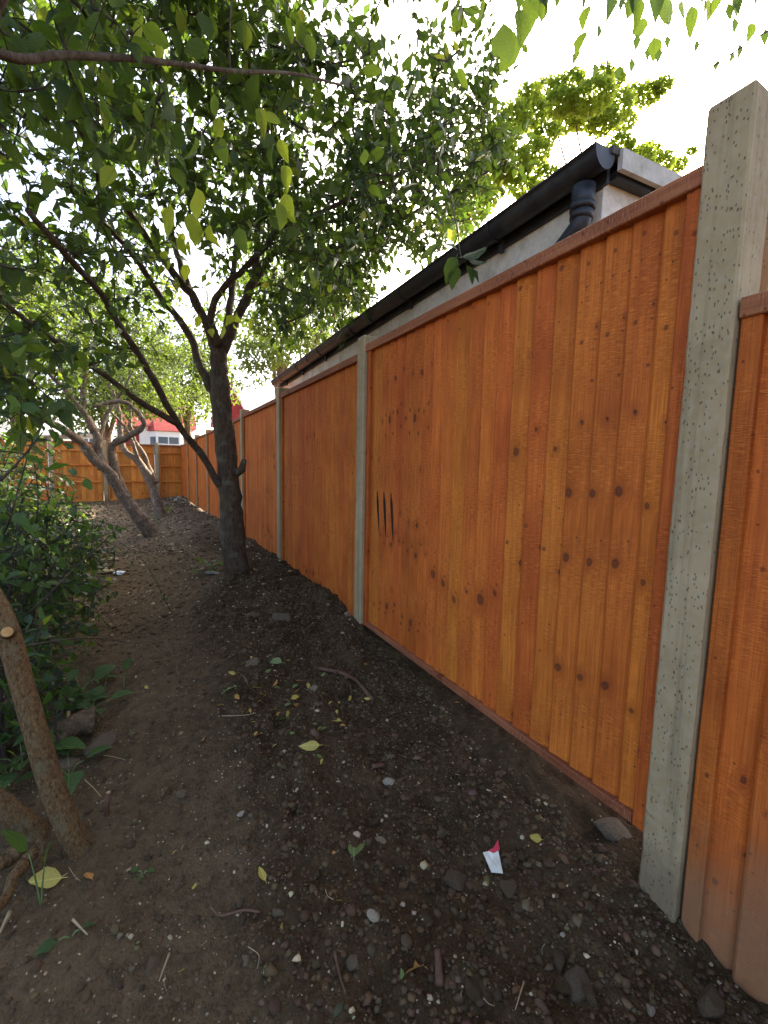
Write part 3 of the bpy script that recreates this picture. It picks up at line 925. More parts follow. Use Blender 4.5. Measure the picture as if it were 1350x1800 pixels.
class Tree:
    def __init__(s, name, loc, label, cat='tree', group=None, bark=BARK):
        s.root = empty(name, loc, label, cat, group)
        s.loc = np.array(loc, float)
        s.bark = bark
        s.nodes = []; s.V = []; s.F = []; s.nv = 0
        s.lp = []; s.ld = []; s.ln = []; s.ls = []
    def limb(s, pts, r0, r1, name='limb', n=10, wob=.10, per=5, attach=True, from_t=.25):
        q = catmull(pts, per)
        t = np.linspace(0, 1, len(q))
        r = r0+(r1-r0)*t**.85
        if wob > .06: q = q+RNG.normal(0, 1, q.shape)*np.minimum(r, .03)[:, None]*.16
        v, f = tube_vf(q, r, n, wob)
        m = MB(); m.add(v-s.loc, f)
        o = m.build(name, s.bark, s.root, True)
        if attach:
            for p in q[int(len(q)*from_t):]: s.nodes.append(p)
        return q
    def twig(s, q, r0, r1, n=4):
        r = np.linspace(r0, r1, len(q))
        v, f = tube_vf(q, r, n, 0, False)
        s.V.append(v); s.F.append(np.array(f)+s.nv); s.nv += len(v)
    def shoot_leaves(s, q, size, step, droop=.35, start=.15, tip=2):
        seg = np.linalg.norm(np.diff(q, axis=0), axis=1); L = seg.sum()
        k = max(2, int(L*(1-start)/step))
        t = np.linspace(start, 1, k)
        cum = np.r_[0, np.cumsum(seg)]/L
        p = np.stack([np.interp(t, cum, q[:, a]) for a in range(3)], 1)
        d0 = (q[-1]-q[0])/(np.linalg.norm(q[-1]-q[0])+1e-9)
        d = RNG.normal(0, 1, (k, 3)); d -= (d@d0)[:, None]*d0
        d /= np.linalg.norm(d, axis=1)[:, None]
        d = d+d0*RNG.uniform(.2, 1.0, (k, 1)); d[:, 2] -= RNG.uniform(0, 2*droop, k)
        n = np.array([0, 0, 1.0])+RNG.normal(0, .55, (k, 3))
        s.lp.append(p); s.ld.append(d); s.ln.append(n); s.ls.append(size*RNG.uniform(.42, 1.22, k))
    def grow(s, targets, size, step=.05, r0=.012, shoots=4, shoot_len=(.12, .30), sag=.06, droop=.35, maxlen=1.6):
        targets = np.asarray(targets)
        nodes = np.array(s.nodes)
        d = np.min(np.linalg.norm(targets[:, None]-nodes[None], axis=2), axis=1)
        for ti in np.argsort(d):
            T = targets[ti]
            dd = np.linalg.norm(nodes-T, axis=1)
            i = int(np.argmin(dd)); L = dd[i]
            if L < .06 or L > maxlen: continue
            A = nodes[i]
            k = 6
            t = np.linspace(0, 1, k)[:, None]
            off = RNG.normal(0, .10*L, 3)
            q = A*(1-t)+T*t+off*np.sin(t*np.pi)+np.array([0, 0, sag*L])*np.sin(t*np.pi)
            q[1:-1] += RNG.normal(0, .02*L, (k-2, 3))
            ra = min(r0, .004+.010*L)
            s.twig(q, ra, .0018)
            nodes = np.vstack([nodes, q[2:]])
            if size > 0:
                s.shoot_leaves(q, size, step, droop, .35)
                for _ in range(shoots):
                    a = RNG.uniform(.25, 1.0); p = q[min(k-1, int(a*(k-1)))]
                    dr = RNG.normal(0, 1, 3); dr[2] = dr[2]*.6+.1; dr /= np.linalg.norm(dr)
                    dr = dr+.7*(T-A)/L
                    l = RNG.uniform(*shoot_len)
                    e = p+dr*l*.8; mdl = (p+e)/2+np.array([0, 0, .04*l])
                    e = e-np.array([0, 0, .12*l])
                    sq = np.array([p, mdl, e])
                    s.twig(sq, .0026, .0012, 3)
                    s.shoot_leaves(sq, size, step*.8, droop, .1)
        s.nodes = list(nodes)
    def finish(s, mat, nobj=0, wid=.52, meshes=None, objmat=None, crown='crown'):
        if s.V:
            me = mesh_np('twigs', np.vstack(s.V)-s.loc, np.vstack(s.F), True)
            o = link('twigs', me, s.root, TWIG); o["kind"] = "stuff"
        if not s.lp: return
        p = np.vstack(s.lp); d = np.vstack(s.ld); n = np.vstack(s.ln); z = np.concatenate(s.ls)
        if nobj:
            px, py, dep = to_px(p)
            vis = (dep > .15) & (px > -20) & (px < 1370) & (py > -20) & (py < 1820)
            sc = np.where(vis, z/np.maximum(dep, .2), 0)
            pick = np.argsort(-sc)[:nobj]
            leaf_objects(s.root, p[pick], d[pick], n[pick], z[pick], meshes or LEAFM, objmat)
            keep = np.ones(len(p), bool); keep[pick] = False
            p, d, n, z = p[keep], d[keep], n[keep], z[keep]
        v, t = leaf_batch(p, d, n, z, wid)
        o = link(crown, mesh_np(crown, v-s.loc, t), s.root, mat); o["kind"] = "stuff"
        return len(p)

def in_poly(px, py, poly):
    c = np.zeros(len(px), bool); j = len(poly)-1
    for i in range(len(poly)):
        xi, yi = poly[i]; xj, yj = poly[j]
        c ^= ((yi > py) != (yj > py)) & (px < (xj-xi)*(py-yi)/(yj-yi+1e-9)+xi)
        j = i
    return c

def ellipsoids(n, blobs, shell=.0):
    """points through the volume of several overlapping ellipsoids (cx,cy,cz,rx,ry,rz,weight)"""
    B = np.array(blobs, float); w = B[:, 6]/B[:, 6].sum()
    k = RNG.choice(len(B), n, p=w)
    q = RNG.normal(0, 1, (n, 3)); q /= np.linalg.norm(q, axis=1)[:, None]
    q *= (shell+(1-shell)*RNG.random((n, 1)))**(1/3)
    return B[k, :3]+q*B[k, 3:6]

# ---- main tree
TB = on_ground(415, 1003)
def mt(px, py, Y): return P(px, py, Y=Y)
T1 = Tree('plum_tree', TB, 'large dark-barked tree with a spreading leafy crown beside the fence', 'tree')
y = TB[1]
T1.limb([TB+np.array([.03, 0, -.15]), TB+np.array([.0, 0, .03]), mt(409, 930, y), mt(403, 860, y), mt(397, 790, y), mt(389, 710, y), mt(384, 650, y), mt(385, 612, y)], .120, .066, 'trunk', 18, .10, 5, False)
L8 = T1.limb([mt(400, 880, y), mt(388, 858, y-.02), mt(350, 793, y-.1), mt(313, 747, y-.25), mt(260, 650, y-.5), mt(207, 567, y-.75), mt(173, 510, y-.9), mt(117, 450, y-1.2), mt(50, 370, y-1.4)], 0.0346, 0.0144)
T1.limb([mt(313, 747, y-.25), mt(233, 697, y-.45), mt(167, 647, y-.65), mt(83, 590, y-.9), mt(10, 535, y-1.1)], 0.0245, 0.0112)
T1.limb([mt(385, 720, y+.04), mt(365, 670, y+.08), mt(349, 640, y+.1), mt(333, 588, y+.15), mt(280, 519, y+.1), mt(250, 470, y), mt(190, 400, y-.2), mt(110, 320, y-.5)], 0.0446, 0.0144)
T1.limb([mt(384, 640, y+.02), mt(362, 567, y), mt(328, 508, y), mt(288, 457, y-.1), mt(240, 392, y-.2), mt(175, 280, y-.4), mt(105, 180, y-.6)], 0.0418, 0.0144)
T1.limb([mt(350, 545, y), mt(328, 497, y+.1), mt(312, 447, y+.2), mt(299, 396, y+.2), mt(281, 325, y+.2), mt(270, 215, y+.1), mt(262, 120, y)], 0.0317, 0.0128)
T1.limb([mt(384, 625, y), mt(398, 570, y+.1), mt(408, 508, y+.2), mt(414, 447, y+.25), mt(424, 380, y+.3), mt(432, 300, y+.3), mt(442, 180, y+.2), mt(448, 60, y)], 0.0374, 0.0128)
T1.limb([mt(385, 625, y), mt(408, 580, y-.05), mt(430, 529, y-.1), mt(446, 490, y-.1), mt(451, 450, y-.1), mt(455, 390, y-.15), mt(463, 290, y-.2), mt(478, 170, y-.3), mt(500, 60, y-.4)], 0.0475, 0.0128)
T1.limb([mt(386, 612, y-.05), mt(370, 553, y-.15), mt(387, 512, y-.25), mt(429, 473, y-.35), mt(467, 433, y-.45), mt(490, 403, y-.5), mt(565, 372, y-.7), mt(675, 320, y-.9), mt(765, 275, y-1.1)], 0.0324, 0.0112)
T1.limb([mt(436, 515, y-.1), mt(467, 463, y-.15), mt(490, 440, y-.2), mt(520, 445, y-.25), mt(560, 444, y-.35), mt(620, 424, y-.45), mt(690, 392, y-.6), mt(780, 345, y-.8), mt(860, 300, y-.9)], 0.0288, 0.0096)
T1.limb([mt(452, 470, y-.15), mt(490, 436, y-.1), mt(522, 410, y), mt(560, 380, y+.1), mt(620, 300, y+.2), mt(690, 210, y+.2)], 0.0216, 0.0080)
T1.limb([mt(440, 500, y+.05), mt(480, 500, y+.1), mt(540, 520, y+.2), mt(600, 530, y+.3)], 0.0130, 0.0056)
m = MB(); sp_ = P(410, 835, Y=y-.03)-TB
m.tube([sp_, sp_+np.array([.07, -.05, .05]), sp_+np.array([.085, -.06, .14])], [.04, .034, .022], 9, .15); m.build('stub', BARK, T1.root, True)
crown_poly = [(-400, -700), (900, -500), (905, 60), (860, 200), (905, 250), (985, 300), (900, 350), (820, 420), (740, 460), (680, 520), (640, 545), (600, 590), (520, 610), (440, 560), (330, 620), (240, 700), (160, 720), (100, 760), (-150, 800), (-400, 600)]
c = TB
ex1 = P(720, 330, Y=3.4); ex2 = P(620, 440, Y=3.8); ex3 = P(800, 220, Y=3.3)
lx1 = P(120, 610, Y=3.3); lx2 = P(30, 560, Y=3.0); lx3 = P(235, 610, Y=3.9); lx4 = P(60, 690, Y=2.9)
pts = ellipsoids(4300, [(lx1[0], lx1[1], lx1[2], .9, .7, .45, .22), (lx2[0], lx2[1], lx2[2], .8, .7, .5, .30), (lx3[0], lx3[1], lx3[2], .6, .6, .4, .10), (lx4[0], lx4[1], lx4[2], .5, .5, .3, .12), (ex1[0], ex1[1], ex1[2], .7, .7, .5, .9), (ex2[0], ex2[1], ex2[2], .6, .6, .45, .7), (ex3[0], ex3[1], ex3[2], .6, .6, .5, .7), (c[0]-.1, c[1]-.1, 3.3, 1.6, 1.5, 1.2, 2.2), (c[0]-1.0, c[1]-.6, 2.9, 1.5, 1.4, 1.0, 1.1), (c[0]+.5, c[1]-.8, 3.0, 1.1, 1.2, .9, 1.3),
                        (c[0]-.2, c[1]-.8, 4.3, 1.9, 1.6, .9, 1.5), (c[0]-1.5, c[1]-1.2, 3.4, 1.2, 1.3, 1.0, 1.2), (c[0]+.1, c[1]+.7, 2.7, .9, .9, .7, .6)])
px, py, dep = to_px(pts)
ok = in_poly(px, py, crown_poly) & (dep > 1.6)
# keep a few windows of open sky between the limbs
for (wx_, wy_, wr) in ((320, 640, 42), (300, 600, 30), (285, 190, 0), (100, 345, 40), (70, 350, 30), (640, 470, 0), (700, 480, 45), (590, 200, 14), (480, 470, 16), (330, 440, 24), (225, 500, 14), (150, 480, 10)):
    ok &= np.hypot(px-wx_, py-wy_) > wr
ok &= ~((RNG.random(len(px)) < .6) & (py > 470) & (px > 120) & (px < 380))
ok &= ~((RNG.random(len(px)) < .75) & (py > 400) & (px > 290) & (px < 480) & (dep < 4.4))
pts = pts[ok]
T1.grow(pts[:1330], .094, .054, .013, 4, (.10, .26), .05, .35)
# the leafy sprig hanging in front of the garage gutter
T1.limb([mt(765, 275, y-1.1), mt(790, 340, 2.4), mt(803, 400, 1.95), mt(808, 440, 1.85), mt(812, 455, 1.82)], .006, .0025, 'hanging_branch', 6, .0, 4, False)
for (a, b, s, ang) in ((812, 452, .13, 15), (802, 452, .12, 245), (820, 466, .10, 290), (806, 470, .10, 255), (822, 455, .10, -15), (826, 470, .09, 310), (775, 430, .12, 205), (805, 440, .09, 150)):
    p = mt(a, b, 1.82); dr = math.cos(math.radians(ang))*cr+math.sin(math.radians(ang))*np.array([0, 0, 1.0])
    T1.lp.append(p[None]); T1.ld.append(dr[None]); T1.ln.append((-cf*.9+np.array([.2, .1, .6]))[None]); T1.ls.append(np.array([s]))
print('main leaves', T1.finish(LEAF, 265))

# ---- leaning pale trees
def lean_tree(base_px, stems, label, y, crown, nT, nobj=0):
    b = on_ground(*base_px)
    T = Tree('leaning_tree', b, label, 'tree', 'pale leaning trees before the far fence', BARK_TAN)
    for i, (pts, r0, r1) in enumerate(stems):
        q = [P(a, c_, Y=b[1]+dy) for a, c_, dy in pts]
        if i == 0: q = [b+np.array([.06, 0, -.15])]+[b]+q
        T.limb(q, r0*.82, r1*.75, 'trunk' if i == 0 else 'limb', 12, .22, 5, True, .5 if i == 0 else .3)
    pts = ellipsoids(nT, crown)
    T.grow(pts, .062, .055, .016, 4, (.12, .3), .05, .3, 2.2)
    T.finish(LEAF_MID, nobj)
    return T
bA = on_ground(268, 942)
yA = bA[1]
lean_tree((268, 942), [
    ([(240, 905, 0), (215, 870, 0), (190, 830, -.05), (160, 800, -.1), (140, 775, -.2), (100, 750, -.4), (70, 730, -.6)], .145, .05),
    ([(225, 880, 0), (205, 835, .05), (196, 800, .05), (200, 780, 0), (225, 768, -.1), (254, 745, -.2), (232, 715, -.3), (205, 705, -.3), (165, 715, -.4)], .085, .03),
    ([(180, 825, -.05), (172, 790, 0), (168, 760, 0), (150, 725, .1), (145, 690, .1), (150, 640, 0)], .09, .03),
    ([(172, 795, 0), (178, 760, .1), (190, 725, .2), (215, 690, .2), (240, 640, .2)], .05, .018),
    ([(165, 760, 0), (140, 715, -.1), (100, 670, -.2), (60, 630, -.4)], .06, .02)],
    'pale twisted tree leaning left over the path, with knotted forked trunk', yA,
    [(bA[0]-1.3, yA-.3, 2.6, 1.4, 1.2, .9, 1.3), (bA[0]-.6, yA+.3, 3.0, 1.2, 1.2, .8, 1)], 330)
bB = on_ground(284, 908)
yB = bB[1]
lean_tree((284, 908), [
    ([(275, 875, 0), (262, 840, 0), (240, 808, 0), (222, 795, 0), (212, 770, .1), (208, 720, .2), (190, 670, .2)], .15, .045),
    ([(272, 850, 0), (258, 815, .1), (250, 795, .1), (237, 775, .2), (228, 740, .3), (232, 700, .4), (250, 660, .5)], .09, .03),
    ([(245, 812, 0), (225, 760, -.2), (205, 735, -.3), (175, 700, -.5)], .05, .02)],
    'second pale leaning tree, the slimmer one nearest the far corner', yB,
    [(bB[0]-.8, yB, 2.9, 1.5, 1.2, .8, 1.2), (bB[0]+.2, yB+.5, 3.3, 1.3, 1.2, .9, 1)], 330)

# ---- near tree at the left edge, its boughs arching overhead
bN = on_ground(138, 1492)
TN = Tree('near_tree', bN, 'brown lichen-barked trunk at the left edge with a sawn stub and overhead boughs', 'tree', None, BARK_NEAR)
yN = bN[1]
def nt(px, py, dy): return P(px, py, Y=yN+dy)
trunk = [bN+np.array([.03, -.02, -.12]), bN+np.array([.0, 0, -.01]), nt(112, 1432, .02), nt(88, 1370, .04), nt(62, 1285, .06), nt(36, 1190, .10), nt(8, 1095, .14), nt(-25, 1030, .2), nt(-80, 930, .3), nt(-150, 780, .4), nt(-220, 600, .5)]
tq = TN.limb(trunk, .036, .026, 'trunk', 18, .045, 4, False)
topN = tq[-1]
# sawn stub
cs = nt(14, 1112, .11); dS = np.array(nt(4, 1104, -.2))-cs; dS /= np.linalg.norm(dS)
m = MB(); m.tube([cs-bN, cs-bN+dS*.05, cs-bN+dS*.062], [.021, .018, .0165], 12, .06); st = m.build('stub', BARK_NEAR, TN.root, True)
CUT = m_plain('sawn_wood', (.42, .24, .085), .8, .2, .25, 60)
m = MB(); m.tube([cs-bN+dS*.0625, cs-bN+dS*.0645], [.0145, .014], 12); m.build('sawn_face', CUT, st)
# second low stem and the surface roots
TN.limb([bN+np.array([-.02, .06, -.06]), nt(80, 1478, .12), nt(45, 1445, .14), nt(0, 1408, .16), nt(-60, 1350, .2), nt(-150, 1200, .3)], .034, .026, 'stem', 12, .07, 5, False)
for k, rp_ in enumerate(([(62, 1500, -.02), (35, 1525, -.06), (15, 1565, -.14), (-20, 1620, -.25)], [(40, 1490, 0), (0, 1518, -.02), (-40, 1545, -.08)], [(70, 1475, .05), (75, 1500, 0), (65, 1535, -.06)], [(160, 1480, .0), (180, 1470, .03), (205, 1445, .1)])):
    q = [nt(*a) for a in rp_]
    TN.limb([q_+np.array([0, 0, .0]) for q_ in q], (.020, .024, .010, .008)[k], (.012, .018, .005, .003)[k], 'root', 9, .12, 5, False)
# boughs overhead
def bough(pts, r0, r1):
    TN.bark = BARK
    return TN.limb([np.array(p, float) for p in pts], r0*.6, r1*.8, 'limb', 9, .06, 6, True, .1)
B1 = P(0, 95, Y=1.75)
bough([topN, topN+np.array([.02, .1, .35]), (B1[0]-.35, 1.72, B1[2]+.02), B1, P(110, 97, Y=1.78), P(230, 103, Y=1.82), P(330, 115, Y=1.87), P(410, 125, Y=1.9), P(520, 130, Y=2.0), P(600, 150, Y=2.1)], .030, .006)
bough([topN, topN+np.array([.1, .3, .6]), P(20, -60, Y=2.2), P(150, 20, Y=2.3), P(240, 60, Y=2.35), P(330, 40, Y=2.4)], .026, .006)
bough([topN, topN+np.array([.3, -.2, .7]), P(150, -260, Y=1.5), P(420, -300, Y=1.6), P(700, -250, Y=1.7), P(880, -180, Y=1.75), P(1020, -90, Y=1.7)], .030, .006)
bough([P(700, -250, Y=1.7), P(900, -330, Y=1.45), P(1120, -260, Y=1.3), P(1290, -140, Y=1.2), P(1390, 20, Y=1.12), P(1340, 60, Y=1.15), P(1250, 120, Y=1.2), P(1185, 195, Y=1.26)], .016, .003)
bough([P(420, -300, Y=1.6), P(420, -120, Y=1.9), P(405, 30, Y=2.0), P(404, 122, Y=2.0)], .010, .003)
pts = ellipsoids(1300, [(P(60, -20, Y=2.1)[0], 2.1, 3.55, 1.0, .6, .45, 1.5), (P(350, -10, Y=2.2)[0], 2.3, 3.5, .9, .6, .42, 1.6), (P(600, -120, Y=1.9)[0], 1.9, 3.9, .8, .5, .35, 1), (P(850, -120, Y=1.6)[0], 1.6, 3.6, .6, .4, .32, .5), (P(60, 250, Y=2.0)[0], 2.0, 2.75, .6, .5, .40, .8)])
px, py, dep = to_px(pts)
ok = (dep > .9) & in_poly(px, py, [(-500, -900), (1500, -900), (1450, -60), (1250, -40), (1050, -40), (930, -30), (860, -10), (800, 60), (650, 120), (420, 210), (200, 330), (-300, 420)])
TN.grow(pts[ok][:460], .082, .060, .008, 3, (.10, .24), .02, .55, 1.5)
# leaves hanging into the bright sky at the top right
def hang(px, py, Y, s, dx=0.0, tilt=.0):
    p = P(px, py, Y=Y); d = np.array([dx*cr[0], dx*cr[1], -1.0])
    TN.lp.append(p[None]); TN.ld.append(d[None]); TN.ln.append((-cf+cr*tilt+np.array([0, 0, .35]))[None]); TN.ls.append(np.array([s]))
HL = [(885, 40, .085, .2), (905, 55, .08, -.3), (912, 15, .10, .1), (930, -10, .11, .0), (880, 70, .075, -.2), (945, 5, .07, .3), (1035, 10, .06, -.3), (1052, 38, .055, .1), (1030, 55, .065, -.5), (1018, 85, .06, -.4),
      (1075, -25, .085, 0), (1092, -25, .09, .1), (1125, -30, .10, -.1), (1150, -30, .10, .2), (1175, -10, .085, 0), (1200, 0, .10, .1), (1215, 10, .07, .3), (1238, -15, .10, .35), (1262, -10, .08, -.2), (1280, 5, .075, .3),
      (1120, 60, .055, 0), (1150, 65, .06, .1), (1172, 62, .055, .2), (1160, 85, .05, -.1), (1140, 80, .05, 0), (1130, 30, .06, -.1), (1290, 30, .07, .2), (1225, 70, .05, 0), (1320, 40, .065, -.1), (1300, 75, .06, .1), (1345, 50, .07, .1), (1290, 90, .055, -.3), (1262, 105, .05, -.2), (1110, 100, .05, .1), (1090, 115, .05, -.2), (1045, 110, .05, .2)]
for _ in range(26): HL.append((random.uniform(870, 1340), random.uniform(-70, 5), random.uniform(.06, .09), random.uniform(-.4, .4)))
for (a, b, s, dx) in HL: hang(a, b, 1.32+.35*random.random(), s*random.uniform(1.1, 1.8), dx, random.uniform(-.7, .7))
# light leaves hanging against the main tree, most coloured as if sunlit
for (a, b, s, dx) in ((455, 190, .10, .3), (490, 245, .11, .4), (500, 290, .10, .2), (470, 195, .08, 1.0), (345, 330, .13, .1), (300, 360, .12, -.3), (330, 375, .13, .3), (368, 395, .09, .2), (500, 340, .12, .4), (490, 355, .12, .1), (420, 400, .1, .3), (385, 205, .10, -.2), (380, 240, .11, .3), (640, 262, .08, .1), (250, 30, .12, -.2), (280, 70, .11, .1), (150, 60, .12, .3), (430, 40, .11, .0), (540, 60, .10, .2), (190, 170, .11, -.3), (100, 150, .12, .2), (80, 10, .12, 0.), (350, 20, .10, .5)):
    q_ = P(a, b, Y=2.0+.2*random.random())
    leaf_objects(TN.root, [q_], [np.array([dx*cr[0], dx*cr[1], -1.0])], [-cf+cr*random.uniform(-.8, .8)+np.array([0, 0, .35])], [s], LEAFM, LEAF_PAINTED_LIT if random.random() < .6 else None)
for k in range(44):      # leaves on the main tree's short shoots, sunlight painted into their colour
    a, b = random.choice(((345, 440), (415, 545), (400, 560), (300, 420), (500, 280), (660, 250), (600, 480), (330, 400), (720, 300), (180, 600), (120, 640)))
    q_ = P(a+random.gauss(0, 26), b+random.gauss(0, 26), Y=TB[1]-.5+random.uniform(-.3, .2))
    leaf_objects(T1.root, [q_], [np.array([random.gauss(0, .5), random.gauss(0, .5), -.8])], [-cf+RNG.normal(0, .5, 3)], [random.uniform(.07, .12)], LEAFM, LEAF_PAINTED_LIT)
TN.finish(LEAF, 275)

# ---- tree behind the garage end and the bright tree over its roof
def far_tree(name, base, h, blobs, n, size, label, mat, r=.2, bark=BARK_TAN, limbs=5):
    T = Tree(name, base, label, 'tree', 'trees beyond the fences', bark)
    b = np.array(base, float)
    T.limb([b+np.array([0, 0, -.2]), b+np.array([.1, 0, h*.3]), b+np.array([.0, .1, h*.6]), b+np.array([.2, 0, h*.85])], r, r*.3, 'trunk', 10, .1)
    B = np.array(blobs)
    for i in range(min(limbs, len(B))):
        c_ = B[i, :3]
        T.limb([b+np.array([0, 0, h*(.3+.1*(i % 4))]), (b+np.array([0, 0, h*.6])+c_)/2+np.array([0, 0, .2]), c_], r*.4, .02, 'limb', 7, .08)
    q = ellipsoids(n, blobs, .25)
    d = RNG.normal(0, 1, (n, 3)); d[:, 2] -= .3
    nn = np.array([0, 0, 1.0])+RNG.normal(0, .6, (n, 3))
    T.lp.append(q); T.ld.append(d); T.ln.append(nn); T.ls.append(size*RNG.uniform(.6, 1.25, n))
    # fine twigs from the limbs to the clumps
    for c_ in q[::max(1, n//220)]:
        k = np.array(T.nodes); a = k[np.argmin(np.linalg.norm(k-c_, axis=1))]
        if np.linalg.norm(a-c_) > .6: continue
        T.twig(np.array([a, (a+c_)/2+RNG.normal(0, .08, 3), c_]), .012, .003)
    T.finish(mat)
    return T
def clumps(n, box_px, Y, jy, r, sq=.7):
    out = []
    for _ in range(n):
        px_, py_ = random.uniform(box_px[0], box_px[2]), random.uniform(box_px[1], box_px[3])
        p = P(px_, py_, Y=Y+random.uniform(-jy, jy)); rr = r*random.uniform(.6, 1.3)
        out.append((p[0], p[1], p[2], rr, rr, rr*sq, rr**2))
    return out
far_tree('garden_tree', (P(470, 660, Y=10.5)[0]+.3, 10.5, 0), 4.6, clumps(26, (425, 470, 640, 640), 10.0, 1.3, .55)+clumps(8, (430, 620, 520, 680), 10.0, 1.0, .4), 9000, .11, 'sunlit green tree with tan branches behind the far end of the garage', LEAF_FAR, .16)
br = []
for (a, b, r_) in ((930, 200, .5), (960, 160, .45), (1000, 150, .5), (1040, 170, .6), (1080, 190, .6), (1060, 215, .5), (1000, 205, .55), (960, 235, .4), (1100, 215, .35), (1140, 165, .45), (1165, 150, .32), (1110, 160, .3), (930, 165, .3), (1080, 140, .35),
                   (1090, 255, .42), (1120, 280, .5), (1160, 285, .45), (1190, 290, .35), (1140, 265, .4), (1060, 130, .3), (1215, 265, .2), (985, 180, .5), (1030, 205, .5), (880, 250, .5), (900, 290, .6), (940, 270, .45), (860, 310, .65), (830, 350, .65), (800, 390, .6), (960, 310, .4), (900, 210, .5), (850, 270, .5), (920, 330, .4)):
    p = P(a, b, Y=8.2+random.uniform(-.6, .6)); br.append((p[0], p[1], p[2], r_*.85, r_*.85, r_*.5, r_**2))
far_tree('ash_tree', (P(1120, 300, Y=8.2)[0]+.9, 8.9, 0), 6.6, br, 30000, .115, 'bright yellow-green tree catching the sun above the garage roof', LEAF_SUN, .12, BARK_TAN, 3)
far_tree('garden_tree', (P(330, 700, Y=24)[0], 24.5, 0), 6.0, clumps(30, (235, 545, 385, 735), 24, 1.6, 1.0), 8000, .22, 'pale green tree in front of the white house beyond the far fence', LEAF_FAR, .22)
far_tree('garden_tree', (P(180, 700, Y=21)[0], 21.0, 0), 6.0, clumps(40, (90, 500, 290, 740), 21, 1.6, .95), 10000, .20, 'broad light-green tree beyond the far fence behind the leaning trunks', LEAF_FAR, .22)
far_tree('garden_tree', (P(20, 700, Y=19)[0], 19.0, 0), 6.0, clumps(40, (-120, 450, 120, 730), 19, 1.6, .95), 10000, .20, 'dense green tree beyond the left end of the far fence', LEAF_FAR, .22)
far_tree('garden_tree', (P(560, 600, Y=19)[0], 19.5, 0), 6.5, clumps(22, (420, 380, 600, 600), 19, 1.6, .9), 6000, .18, 'leafy tree further back above the garage end', LEAF_FAR, .22)

# ---- shrubs down the left side
def shrub(px, py, h, spread, nt_, size, label, lean=(0, 0), nobj=60, mat=LEAF_SHRUB, zlo=.15):
    b = on_ground(px, py)
    T = Tree('shrub', b, label, 'shrub', 'shrubs along the left side', TWIG)
    for k in range(6):
        a = random.uniform(0, 6.28); r = random.uniform(.3, .9)*spread
        e = b+np.array([math.cos(a)*r+lean[0], math.sin(a)*r+lean[1], h*random.uniform(.7, 1.0)])
        s0 = b+np.array([random.uniform(-.06, .06), random.uniform(-.06, .06), -.05])
        T.limb([s0, s0*.6+e*.4+np.array([0, 0, .12*h]), e], .011, .004, 'stem', 6, .05, 5, True, .25)
    c_ = b+np.array([lean[0]*.6, lean[1]*.6, 0])
    q = ellipsoids(nt_, [(c_[0], c_[1], b[2]+h*.60, spread, spread, h*.45, 2), (c_[0]+lean[0]*.4, c_[1]+lean[1]*.4, b[2]+h*.35, spread*1.1, spread*1.1, h*.35, 1.2)])
    q = q[q[:, 2] > b[2]+zlo*.5]
    T.grow(q, size, .045, .006, 3, (.08, .2), .05, .2, 1.2)
    T.finish(mat, nobj, .58, None, LEAF_WEED if nobj else None)
    return T
shrub(5, 1210, .95, .36, 180, .060, 'dark leafy shrub just behind the brown near trunk', (.0, .1), 130)
shrub(55, 1120, .95, .40, 190, .058, 'tall tangled shrub half-way along the left side', (.0, .1), 110)
shrub(-95, 1110, 1.5, .55, 260, .062, 'tall shrub at the left edge with upright stems', (.05, .1), 80)
shrub(85, 1040, .72, .45, 190, .055, 'low spreading shrub beside the path near the white scrap', (.05, .1), 70)
shrub(5, 1000, 1.35, .6, 260, .065, 'tall green shrub before the far fence on the left', (.0, .0), 50)
shrub(-150, 1010, 1.9, .8, 250, .055, 'bushy green shrub at the far left edge', (.0, .0), 20)
shrub(-5, 1330, .5, .26, 120, .06, 'small dark shrub at the left edge below the near trunk', (.0, .05), 60)
shrub(60, 965, .7, .6, 160, .055, 'small shrub near the far fence seen between the stems', (.0, .0), 0)

# arching bramble stems with a few leaves
def bramble(pts, r, label, leaves=8, size=.05):
    q = catmull([np.array(p, float) for p in pts], 6)
    b = np.array(q[0])
    T = Tree('bramble_stem', b, label, 'stem', 'thin stems arching over the path', TWIG)
    T.limb(pts, r, r*.4, 'stem', 6, .0, 6, False)
    if leaves: T.shoot_leaves(q, size, np.linalg.norm(q[-1]-q[0])/leaves, .1, .25)
    if leaves:
        p = np.vstack(T.lp); leaf_objects(T.root, p, np.vstack(T.ld), np.vstack(T.ln), np.concatenate(T.ls), LEAFM, LEAF_WEED)
    return T
g = lambda a, b, dz=0.0: on_ground(a, b)+np.array([0, 0, dz])
bramble([g(-60, 1080, .1), P(0, 973, Y=2.6), P(90, 962, Y=2.8), P(163, 947, Y=3.0), P(262, 912, Y=3.2)], .004, 'long thin stem arching right across the leaning trunks', 9, .06)
bramble([P(30, 1140, Y=1.75), P(90, 1128, Y=1.85), P(150, 1122, Y=1.95), P(190, 1124, Y=2.05), P(228, 1129, Y=2.1)], .004, 'bare thin twig sticking out from the near trunk over the path', 0)
bramble([g(20, 1130, .1), P(70, 1060, Y=2.4), P(130, 1000, Y=2.6), P(195, 940, Y=2.8)], .006, 'dark curved stem rising through the left shrubs', 6, .055)
bramble([g(300, 1075, 0), P(285, 1045, Y=3.1), P(255, 990, Y=3.2), P(200, 945, Y=3.3)], .003, 'slender leafy stem springing from the middle of the path', 10, .055)
bramble([P(0, 845, Y=2.2), P(30, 815, Y=2.25), P(75, 760, Y=2.3)], .007, 'short dark branch poking in at the left edge', 0)
bramble([P(-30, 790, Y=1.9), P(50, 800, Y=2.0), P(90, 830, Y=2.05), P(150, 840, Y=2.1)], .003, 'leafy spray hanging before the far fence on the left', 9, .075)

